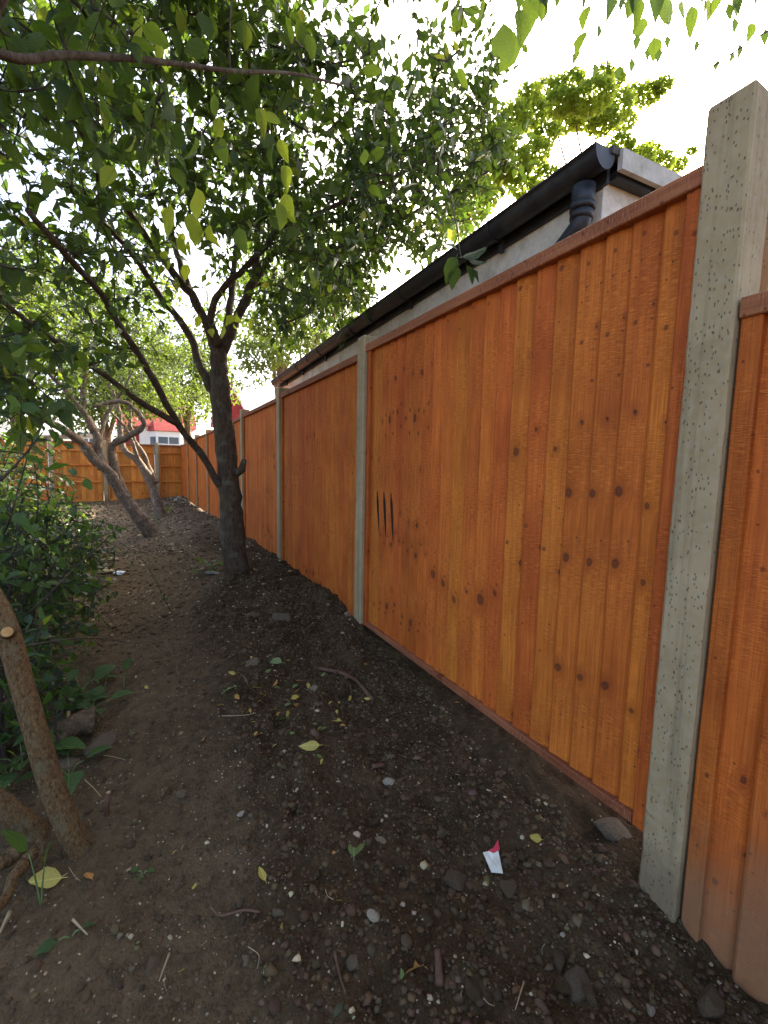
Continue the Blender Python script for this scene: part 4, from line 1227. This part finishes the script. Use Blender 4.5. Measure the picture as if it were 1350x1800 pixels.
bramble([g(-30, 1050, .1), P(10, 930, Y=2.6), P(35, 850, Y=2.6), P(60, 770, Y=2.6), P(95, 720, Y=2.6)], .006, 'upright leafy stem at the left edge before the far fence', 16, .07)
bramble([g(40, 1060, .1), P(62, 930, Y=2.9), P(66, 860, Y=2.9), P(58, 800, Y=2.9)], .006, 'straight dark upright stem in the left shrubs', 10, .06)
bramble([g(80, 1050, .1), P(82, 930, Y=3.0), P(85, 880, Y=3.0), P(78, 840, Y=3.0)], .005, 'shorter dark upright stem right of the straight one', 9, .055)
bramble([P(-40, 690, Y=2.2), P(20, 700, Y=2.3), P(70, 730, Y=2.35), P(120, 790, Y=2.4)], .004, 'drooping leafy bough at the left edge above the far fence', 14, .075)
bramble([P(-40, 860, Y=1.9), P(10, 900, Y=2.0), P(40, 930, Y=2.0), P(60, 960, Y=2.0)], .004, 'low leafy bough at the left edge above the crate', 10, .07)

# ------------------------------------------------------------------ soil clods, gravel and litter
def ico():
    t = (1+5**.5)/2
    v = np.array([(-1, t, 0), (1, t, 0), (-1, -t, 0), (1, -t, 0), (0, -1, t), (0, 1, t), (0, -1, -t), (0, 1, -t), (t, 0, -1), (t, 0, 1), (-t, 0, -1), (-t, 0, 1)], float)
    v /= np.linalg.norm(v[0])
    f = np.array([(0, 11, 5), (0, 5, 1), (0, 1, 7), (0, 7, 10), (0, 10, 11), (1, 5, 9), (5, 11, 4), (11, 10, 2), (10, 7, 6), (7, 1, 8), (3, 9, 4), (3, 4, 2), (3, 2, 6), (3, 6, 8), (3, 8, 9), (4, 9, 5), (2, 4, 11), (6, 2, 10), (8, 6, 7), (9, 8, 1)])
    return v, f
IV, IF = ico()
def scatter(n, xr, yr, yexp, smin, smax, pw, palefrac, keep):
    x = RNG.uniform(xr[0], xr[1], n)
    yv = yr[0]+(yr[1]-yr[0])*RNG.random(n)**yexp
    ok = RNG.random(n) < keep(x, yv)
    x, yv = x[ok], yv[ok]; n = len(x)
    s = smin*(smax/smin)**(RNG.random(n)**pw)*(1+.12*np.maximum(0, yv-2))
    z = hground(x, yv)
    V = IV[None]*(1+RNG.uniform(-.42, .38, (n, 12, 1)))
    sc = np.stack([RNG.uniform(.7, 1.4, n), RNG.uniform(.7, 1.4, n), RNG.uniform(.45, .85, n)], 1)
    V = V*sc[:, None]*s[:, None, None]
    a = RNG.uniform(0, 6.28, n); ca, sa = np.cos(a)[:, None], np.sin(a)[:, None]
    V = np.stack([V[..., 0]*ca-V[..., 1]*sa, V[..., 0]*sa+V[..., 1]*ca, V[..., 2]], -1)
    V = V+np.stack([x, yv, z+s*.05], 1)[:, None]
    T = IF[None]+(np.arange(n)*12)[:, None, None]
    base = np.array([.098, .060, .0275])*RNG.uniform(.55, 1.4, (n, 1))*(1+RNG.normal(0, .05, (n, 3)))
    st = np.array([.125, .083, .043])*RNG.uniform(.5, 1.3, (n, 1))*(1+RNG.normal(0, .10, (n, 3)))
    pl = np.array([.48, .37, .22])*RNG.uniform(.7, 1.3, (n, 1))*(1+RNG.normal(0, .06, (n, 3)))
    k = RNG.random(n)
    c = np.where((k < palefrac)[:, None], pl, np.where((k < palefrac+.13)[:, None], st, base))
    C = np.repeat(c, 12, 0)
    return V.reshape(-1, 3), T.reshape(-1, 3), np.clip(C, 0, 1)
def gravel():
    Vs, Ts, Cs, nb = [], [], [], 0
    for a in ((28000, (-1.1, 1.22), (.25, 3.2), 1.15, .0020, .009, 2.0, .03, lambda x, y: .30+.70*loose(x, y)),
              (9000, (-1.1, 1.22), (.25, 3.4), 1.1, .005, .015, 2.1, .008, lambda x, y: .14+.86*loose(x, y)),
              (5200, (-1.1, 1.2), (.25, 4.0), 1.25, .0012, .0034, 1.6, .85, lambda x, y: .6+.4*vnoise(x*3, y*3, 8)+.2),
              (9000, (-1.6, 1.2), (3.0, 6.5), 1.1, .0045, .015, 1.9, .07, lambda x, y: .5+.5*loose(x, y)),
              (7000, (-3.0, 1.2), (6.0, 15.8), 1.2, .006, .014, 1.9, .06, lambda x, y: .8+0*x)):
        v, t, c_ = scatter(*a)
        Vs.append(v); Ts.append(t+nb); Cs.append(c_); nb += len(v)
    me = mesh_np('gravel', np.vstack(Vs), np.vstack(Ts), False, np.vstack(Cs))
    o = link('gravel', me, None, PEB)
    tag(o, 'small clods, grit and pale pebbles strewn over the bare soil', 'gravel', None, 'stuff')
gravel()

def rock_mesh(name, seed, sub=2, ax=(1, .8, .6), jag=.55):
    bm = bmesh.new(); bmesh.ops.create_icosphere(bm, subdivisions=sub, radius=1)
    rr = np.random.default_rng(seed)
    planes = rr.normal(0, 1, (12, 3)); planes /= np.linalg.norm(planes, axis=1)[:, None]; off = rr.uniform(.42, .9, 12)
    for v in bm.verts:
        p = np.array(v.co)
        for n_, o_ in zip(planes, off):
            d = p@n_
            if d > o_: p = p-n_*(d-o_)*.85
        p = p*(1+jag*.25*rr.normal(0, .35))
        v.co = p*np.array(ax)
    me = bpy.data.meshes.new(name); bm.to_mesh(me); bm.free()
    return me
ROCKS = {m_.name: [] for m_ in (STONE, CLOD, PALE)}
for mt_ in (STONE, CLOD, PALE):
    for k in range(5):
        me = rock_mesh('stone', 100+k*7+len(mt_.name), 2, (1, random.uniform(.6, .95), random.uniform(.45, .75)))
        me.materials.append(mt_); ROCKS[mt_.name].append(me)
def stone(px, py, size_px, mat, label, group=None, rz=None, cat='stone', stretch=1.0):
    p = on_ground(px, py)
    _, _, dep = to_px(p)
    s = size_px/2*float(dep)/FPX
    o = link('stone', random.choice(ROCKS[mat.name]), None, None, tuple(p+np.array([0, 0, s*.08])), (random.uniform(-.4, .4), random.uniform(-.4, .4), random.uniform(0, 6.28) if rz is None else rz), (s*stretch, s, s*.9))
    tag(o, label, cat, group)
    return o
NOTABLE = [(912, 1505, 44, CLOD, 'rounded earthy lump right beside the white and red scrap'), (892, 1560, 46, CLOD, 'long dark clod just below the white and red scrap'), (803, 1552, 50, CLOD, 'knobbly brown clod left of the white and red scrap'),
           (913, 1598, 36, CLOD, 'wedge-shaped clod below the two lumps near the scrap'), (983, 1690, 44, CLOD, 'brown clod at the top of the cluster at bottom right'), (1013, 1735, 60, CLOD, 'long upright dark clod in the bottom right cluster'),
           (988, 1738, 46, CLOD, 'flat clod left in the bottom right cluster'), (1035, 1750, 40, CLOD, 'narrow clod right in the bottom right cluster'), (1250, 1765, 70, CLOD, 'big grey-brown clod against the muddy fence foot'),
           (1075, 1460, 80, CLOD, 'large half-buried grey lump below the nearest panel corner'), (680, 1376, 30, PALE, 'pale ringed stone in the middle of the soil'), (622, 1693, 36, STONE, 'smooth tan pebble at the bottom centre'),
           (268, 1700, 32, STONE, 'grey egg-shaped pebble at the bottom left'), (424, 1432, 18, PALE, 'small pale pebble alone on the trodden path'), (443, 1168, 32, STONE, 'flat grey stone on the edge of the mound'),
           (445, 1083, 36, STONE, 'slab-like grey clod on top of the mound'), (495, 1088, 42, CLOD, 'dark clod on the mound below the third post'), (550, 1212, 22, PALE, 'white upright chip of stone on the mound'),
           (610, 1082, 22, PALE, 'pale stone at the foot of the second post'), (448, 1202, 22, STONE, 'small buff stone under the flat grey stone'), (552, 1290, 22, STONE, 'buff stone among the yellow leaves'),
           (660, 1450, 34, CLOD, 'black lump of earth in the middle of the soil'), (668, 1480, 24, PALE, 'pale broken stone just below the black lump'), (775, 1467, 24, STONE, 'brown flint left of the nearest panel'),
           (490, 1605, 28, STONE, 'jagged grey flint right of the orange root tip'), (656, 1610, 26, PALE, 'buff stone at the lower middle'), (320, 1395, 24, STONE, 'dull stone at the left edge of the path'),
           (950, 1775, 36, STONE, 'grey stone at the bottom edge right of centre'), (830, 1740, 40, CLOD, 'round clod at the bottom edge beside the orange leaf'), (1145, 1780, 30, PALE, 'buff stone at the bottom right corner'),
           (175, 1310, 56, CLOD, 'crumbly lump below the broken log on the left'), (120, 1345, 40, STONE, 'greenish stone beside the near trunk'), (300, 958, 16, PALE, 'white stone beyond the leaning tree foot')]
for a in NOTABLE: stone(a[0], a[1], a[2], a[3], a[4])
# far corner rubble
for k, (a, b, s) in enumerate(((316, 876, 14), (326, 879, 12), (322, 873, 10), (333, 883, 9), (309, 880, 9))):
    stone(a, b, s, PALE, 'lump of white rubble heaped in the far corner of the fence', 'white rubble in the far corner')
for k in range(64):
    while True:
        a, b = random.uniform(180, 1240), random.uniform(1120, 1795)
        p = on_ground(a, b)
        if p[0] < 1.12 and random.random() < .25+.75*float(loose(p[0], p[1])): break
    stone(a, b, random.uniform(7, 14)*(.6+.5*(b-1100)/700), random.choice((CLOD, CLOD, CLOD, CLOD, CLOD, STONE, STONE, PALE)), 'small stone or clod lying loose among others on the dug soil', 'loose stones on the dug soil')

# fallen leaves
YEL = m_leaf('yellow_fallen_leaf', (.55, .36, .05), (.62, .50, .12), (.5, .4, .05), .25, None, 0, True, .7)
ORG = m_leaf('orange_fallen_leaf', (.50, .22, .05), (.58, .33, .10), (.4, .2, .04), .2, None, 0, True, .7)
GRN = m_leaf('green_fallen_leaf', (.14, .20, .05), (.24, .28, .10), (.2, .3, .05), .2, None, 0, True, .7)
def fallen(px, py, len_px, mat, label, ang=None, group=None, tilt=.25):
    p = on_ground(px, py); _, _, dep = to_px(p)
    s = len_px*float(dep)/FPX*1.15
    o = link('fallen_leaf', random.choice(LEAFM), None)
    o.material_slots[0].link = 'OBJECT'; o.material_slots[0].material = mat
    o.location = tuple(p+np.array([0, 0, .008+s*.10])); o.scale = (s, s, s)
    o.rotation_euler = (random.uniform(-tilt, tilt), random.uniform(-tilt*2, tilt*2), ang if ang is not None else random.uniform(0, 6.28))
    tag(o, label, 'leaf', group)
fallen(622, 1515, 44, GRN, 'single grey-green leaf lying flat on the soil, bottom centre', -.45, None, .05)
fallen(110, 1552, 44, YEL, 'curled yellow leaf at the foot of the brown near trunk', 1.2, None, .5)
fallen(162, 1552, 24, ORG, 'smaller orange leaf right of the curled yellow leaf', .4)
fallen(738, 1708, 40, ORG, 'curled orange leaf at the bottom edge of the soil', 1.0, None, .5)
fallen(562, 1316, 30, YEL, 'bright yellow curled leaf just below the mound', 1.2, None, .4)
fallen(467, 1555, 22, YEL, 'small yellow-white leaf alone on the dark soil', .2, None, .5)
fallen(452, 1214, 24, YEL, 'yellow leaf under the flat grey stone', 1.0)
fallen(508, 1268, 28, GRN, 'pale green leaf standing up on the mound', .3, None, .5)
fallen(418, 1212, 26, GRN, 'dark green leaf left of the yellow one on the mound', 1.3)
fallen(496, 1170, 24, GRN, 'green leaf high on the mound', 1.0)
fallen(358, 1305, 16, ORG, 'tiny orange leaf on the trodden path', .5, None, .5)
fallen(575, 1284, 24, GRN, 'narrow pale green leaf right of the buff stone', 1.2)
fallen(952, 1482, 20, YEL, 'yellow flower-like leaf above the round earthy lump', .6, None, .5)
fallen(600, 1272, 18, YEL, 'yellow leaf fragment at the right of the leaf scatter', .9)
fallen(462, 1294, 18, ORG, 'orange-yellow leaf at the foot of the mound', .9)
for k in range(70):
    if k < 50: a, b = random.gauss(510, 70), random.gauss(1250, 45)
    else: a, b = random.uniform(230, 900), random.uniform(1180, 1760)
    fallen(a, b, random.uniform(7, 13), random.choice((YEL, YEL, ORG, GRN)), 'tiny shrivelled leaf scrap on the soil', None, 'tiny leaf scraps', .5)

# twigs, roots, straw
STRAW = m_plain('dry_straw', (.34, .26, .14), .8, .2, .2, 40)
ROOT = m_plain('brown_root', (.115, .062, .036), .8, .2, .3, 50)
def stick(pix, r, mat, label, lift=.006, group=None, name='twig', r1=.5):
    q = [on_ground(a, b)+np.array([0, 0, lift+random.uniform(0, .006)]) for a, b in pix]
    b0 = q[0].copy()
    q = catmull(q, 4)
    m_ = MB(); m_.tube(q-b0, np.linspace(r, r*r1, len(q)), 6, .08)
    o = m_.build(name, mat, None, True, tuple(b0)); tag(o, label, 'twig' if name == 'twig' else name, group)
stick([(560, 1180), (590, 1186), (610, 1190), (628, 1202), (645, 1222), (655, 1235)], .009, ROOT, 'thick brown root running across the mound', .010, None, 'root', 1.2)
stick([(615, 1205), (618, 1222), (612, 1232)], .004, ROOT, 'short root fork hanging below the thick brown root', .006, None, 'root')
stick([(370, 1600), (385, 1615), (405, 1612), (430, 1606), (458, 1610)], .0035, ROOT, 'curved reddish root with orange tip at the bottom left', .006, None, 'root', .9)
stick([(655, 1352), (675, 1348)], .009, ROOT, 'short brown stick above the pale ringed stone', .008, None, 'twig', .9)
stick([(768, 1680), (771, 1705), (772, 1740)], .009, ROOT, 'short stout stick at the bottom edge beside the orange leaf', .008, None, 'twig', 1.1)
stick([(588, 1680), (597, 1720), (608, 1755)], .0035, ROOT, 'thin straight twig left of the smooth tan pebble', .006)
stick([(920, 1740), (905, 1790)], .002, STRAW, 'thin pale stalk at the bottom edge right of centre', .02)
stick([(128, 1620), (154, 1648)], .0035, STRAW, 'pale broken straw at the bottom left', .006)
stick([(18, 1610), (0, 1648)], .006, STRAW, 'flat pale stalk at the bottom left corner', .008)
stick([(298, 1685), (280, 1735)], .0028, STRAW, 'dry grass blade beside the egg-shaped pebble', .01)
stick([(436, 1670), (455, 1685), (452, 1710)], .0012, STRAW, 'fine curled fibre on the soil', .008)
stick([(390, 1262), (430, 1262), (450, 1258)], .002, STRAW, 'thin pale twig left on the mound', .008)
stick([(410, 1230), (415, 1255), (420, 1262)], .002, ROOT, 'thin twig crossing the pale one on the mound', .010)
for k in range(40):
    a, b = random.uniform(120, 1100), random.uniform(1180, 1780)
    if on_ground(a, b)[0] > 1.1: continue
    l = random.uniform(8, 30); t = random.uniform(0, 6.28)
    stick([(a, b), (a+l*.5*math.cos(t)+random.uniform(-4, 4), b+l*.5*math.sin(t)), (a+l*math.cos(t), b+l*math.sin(t))], random.uniform(.0006, .0014), random.choice((STRAW, ROOT, ROOT)), 'short fine rootlet or straw lying on the bare soil', .004, 'fine rootlets on the soil')
for k in range(26):
    a, b = random.uniform(60, 235), random.uniform(1230, 1560)
    l = random.uniform(15, 45); t = random.uniform(-.9, .9)
    stick([(a, b), (a+l*.5*math.cos(t), b+l*.5*math.sin(t)+random.uniform(-6, 6)), (a+l*math.cos(t), b+l*math.sin(t))], random.uniform(.0010, .0024), random.choice((ROOT, ROOT, TWIG, STRAW)), 'dry stalk in the tangle under the left shrubs', .012, 'dry stalks under the shrubs')

# paper scrap, plastic, boards, log
PAPER = m_plain('white_card', (.70, .66, .54), .7, .3, .1, 60, .002, (.40, .32, .20))
PRED = m_plain('red_print', (.55, .04, .06), .6, .3, .1, 30)
def scrap():
    p = on_ground(866, 1516); _, _, dep = to_px(p); k = float(dep)/FPX*.86
    root = empty('card_scrap', tuple(p+np.array([0, 0, .02])), 'torn scrap of white card with a red edge on the soil', 'card scrap')
    ax = cr-np.array([0, 0, cr[2]]); ax /= np.linalg.norm(ax); ay = np.array([-ax[1], ax[0], .55])
    def pt(a, b, z): return ax*a*k+ay*b*k*1.15+np.array([0, 0, z])
    o1 = [(-20, 3), (-8, 7), (3, 8), (12, 10), (14, -22), (-8, -19)]
    m_ = MB()
    for z0 in (0,):
        top_ = [pt(a, b, .003+.004*math.sin(a*.2)) for a, b in o1]; bot_ = [q_-np.array([0, 0, .0012]) for q_ in top_]
        n = len(o1)
        m_.add(top_+bot_, [tuple(range(n)), tuple(range(2*n-1, n-1, -1))]+[(i, (i+1) % n, n+(i+1) % n, n+i) for i in range(n)])
    m_.build('card', PAPER, root)
    o2 = [(-8, 7.2), (3, 8.4), (16, 21), (15, 6), (9, 4), (2, 2)]
    m_ = MB(); top_ = [pt(a, b, .0052+.004*math.sin(a*.2)) for a, b in o2]; bot_ = [q_-np.array([0, 0, .0008]) for q_ in top_]; n = len(o2)
    m_.add(top_+bot_, [tuple(range(n)), tuple(range(2*n-1, n-1, -1))]+[(i, (i+1) % n, n+(i+1) % n, n+i) for i in range(n)])
    m_.build('red_edge', PRED, root)
scrap()
def crumple(px, py, wpx, mat, name, label, cat, flat=.35, seed=1):
    p = on_ground(px, py); _, _, dep = to_px(p); s = wpx/2*float(dep)/FPX
    me = rock_mesh(name, seed, 3, (s, s*.6, s*flat), 1.6); me.materials.append(mat)
    o = link(name, me, None, None, tuple(p+np.array([0, 0, s*.15])), (0, 0, -.5)); tag(o, label, cat)
PLAST = m_plain('white_plastic', (.75, .77, .80), .35, .5, .05, 20)
crumple(208, 1009, 26, PLAST, 'plastic_scrap', 'crumpled white plastic scrap on the path by the shrubs', 'plastic scrap', .3, 3)
crumple(372, 1010, 34, BLACK, 'black_plastic', 'scrap of black plastic at the foot of the big tree', 'plastic scrap', .12, 5)
crumple(182, 1006, 40, STRAW, 'wood_chip', 'pale split wood beside the white plastic scrap', 'wood chip', .15, 6)
crumple(190, 985, 34, STRAW, 'wood_chip', 'pale splinter of wood lying further up the path', 'wood chip', .12, 7)
LOGM = m_bark('rotten_log', (.055, .035, .018), (.16, .11, .06), (.24, .18, .10), 1.4, 1.0)
def log():
    a = on_ground(78, 1318); b = on_ground(168, 1288)
    up = np.array([0, 0, .055])
    q = catmull([a+up*.8, (a*.65+b*.35)+up, (a*.3+b*.7)+up*1.1, b+up], 5)
    m_ = MB(); m_.tube(q-a, np.linspace(.040, .050, len(q))*(1+.05*RNG.normal(0, 1, len(q))), 16, .22)
    o = m_.build('broken_log', LOGM, None, True, tuple(a)); tag(o, 'pale rotten broken log lying behind the near trunk', 'log')
log()
def stake(px, py, h, label, mat, r=.008):
    p = on_ground(px, py)
    root = empty('cut_stem', tuple(p), label, 'cut stem')
    m_ = MB(); m_.tube([(0, 0, -.03), (.004, 0, h*.5), (.010, .003, h)], [r*1.1, r, r*.95], 9, .08); m_.build('stem', mat, root, True)
    m_ = MB(); m_.tube([(.010, .003, h+.0005), (.0102, .003, h+.002)], [r*.85, r*.8], 9); m_.build('cut_face', STRAW, root)
stake(186, 1432, .075, 'short cut woody stem sticking up left of the path', ROOT)
stake(118, 1300, .12, 'splintered upright stick in front of the rotten log', CUT, .007)
BRN = m_plain('brown_board', (.085, .036, .016), .75, .25, .3, 9)
def old_board():
    p = on_ground(30, 992); z = p[2]
    root = empty('old_crate', (p[0], p[1], z), 'dark brown wooden crate half hidden in the left shrubs', 'crate', None, -.35)
    for i in range(3):
        m_ = MB(); m_.box(-.36, .36, -.012, .010, .02+i*.115, .125+i*.115, .004); m_.build('slat', BRN, root)
        m_ = MB(); m_.box(.362, .380, -.01, .42, .02+i*.115, .125+i*.115, .004); m_.build('slat', BRN, root)
    for s_ in (-.33, .33):
        m_ = MB(); m_.box(s_-.025, s_+.025, .013, .05, .0, .36, .004); m_.build('corner_post', BRN, root)
    m_ = MB(); m_.box(-.35, .35, .052, .40, .03, .05, .003); m_.build('base', BRN, root)
old_board()

# ------------------------------------------------------------------ weeds
def weed(px, py, n, size, label, up=.8, spread=1.0, meshes=BROAD, stalk=.6):
    b = on_ground(px, py)
    root = empty('weed', tuple(b), label, 'weed', 'weeds on the left side')
    for k in range(n):
        a = 6.28*k/n+random.uniform(-.5, .5)
        l = size*random.uniform(.7, 1.15)
        e = np.array([math.cos(a)*l*stalk*spread, math.sin(a)*l*stalk*spread, l*stalk*up*random.uniform(.7, 1.2)])
        m_ = MB(); m_.tube(catmull([np.array([0, 0, -.01]), e*.5+np.array([0, 0, .1*l]), e], 3), np.linspace(.0028, .0018, 7), 5); 
        m_.build('stalk', STALK, root, True)
        d = Vector((math.cos(a)*spread, math.sin(a)*spread, up*random.uniform(.1, .9))).normalized()
        nn = Vector((random.uniform(-.3, .3), random.uniform(-.3, .3), 1)); nn = (nn-d*nn.dot(d)).normalized(); bb = d.cross(nn)
        o = link('leaf', random.choice(meshes), root)
        e = e+np.array(d)*l*.12
        o.matrix_local = Matrix(((bb.x*l, d.x*l, nn.x*l, e[0]), (bb.y*l, d.y*l, nn.y*l, e[1]), (bb.z*l, d.z*l, nn.z*l, e[2]), (0, 0, 0, 1)))
STALK = m_plain('green_stalk', (.13, .19, .06), .6, .3, .2, 30)
weed(60, 1225, 3, .15, 'tall weed with big upright paddle leaf behind the near trunk', 2.2, .35)
weed(40, 1345, 6, .13, 'bushy broad-leaved weed behind the near trunk on the left', .7, 1)
weed(15, 1360, 6, .12, 'broad-leaved weed at the very left edge below the shrub', .7, 1)
weed(122, 1360, 4, .11, 'pale drooping weed leaf just right of the near trunk', .7, .9)
weed(140, 1215, 6, .10, 'low green weed beside the path in front of the shrub', .7, 1)
weed(95, 1255, 7, .11, 'leafy weed clump above the rotten log', .6, 1)
weed(160, 1250, 5, .085, 'small weed with narrow leaves right of the rotten log', .5, 1.1)
weed(182, 1222, 2, .055, 'pair of bright seedling leaves at the path edge', 2.0, .4)
weed(217, 1208, 1, .055, 'single bright leaf standing alone on the path', 3.0, .3)
weed(152, 1152, 2, .055, 'small round-leaved seedling near the bare twig', 1.5, .4)
weed(72, 1590, 2, .085, 'bright upright leaf pair at the bottom left by the roots', 2.6, .35, LEAFM[:2])
weed(376, 1003, 6, .11, 'bright green sprout at the foot of the big tree', 1.0, .9)
weed(355, 1010, 3, .06, 'small sprout left of the big tree foot', .8, 1)
weed(140, 1085, 5, .07, 'yellow-green sprout under the left shrub by the path', 1.0, .9, LEAFM)
weed(165, 1100, 4, .06, 'yellow-green seedling at the edge of the path', .9, .9, LEAFM)
weed(160, 1000, 8, .10, 'grassy tuft with long leaves beside the white scrap', 1.6, .6, LEAFM)
weed(294, 905, 7, .14, 'yellow-green tuft at the foot of the slimmer leaning tree', 1.2, .6, LEAFM)
weed(252, 1535, 3, .022, 'tiny green seedling on the soil at the lower left', .6, 1)
weed(125, 1645, 2, .04, 'small green leaf pair at the bottom left corner', .4, 1)
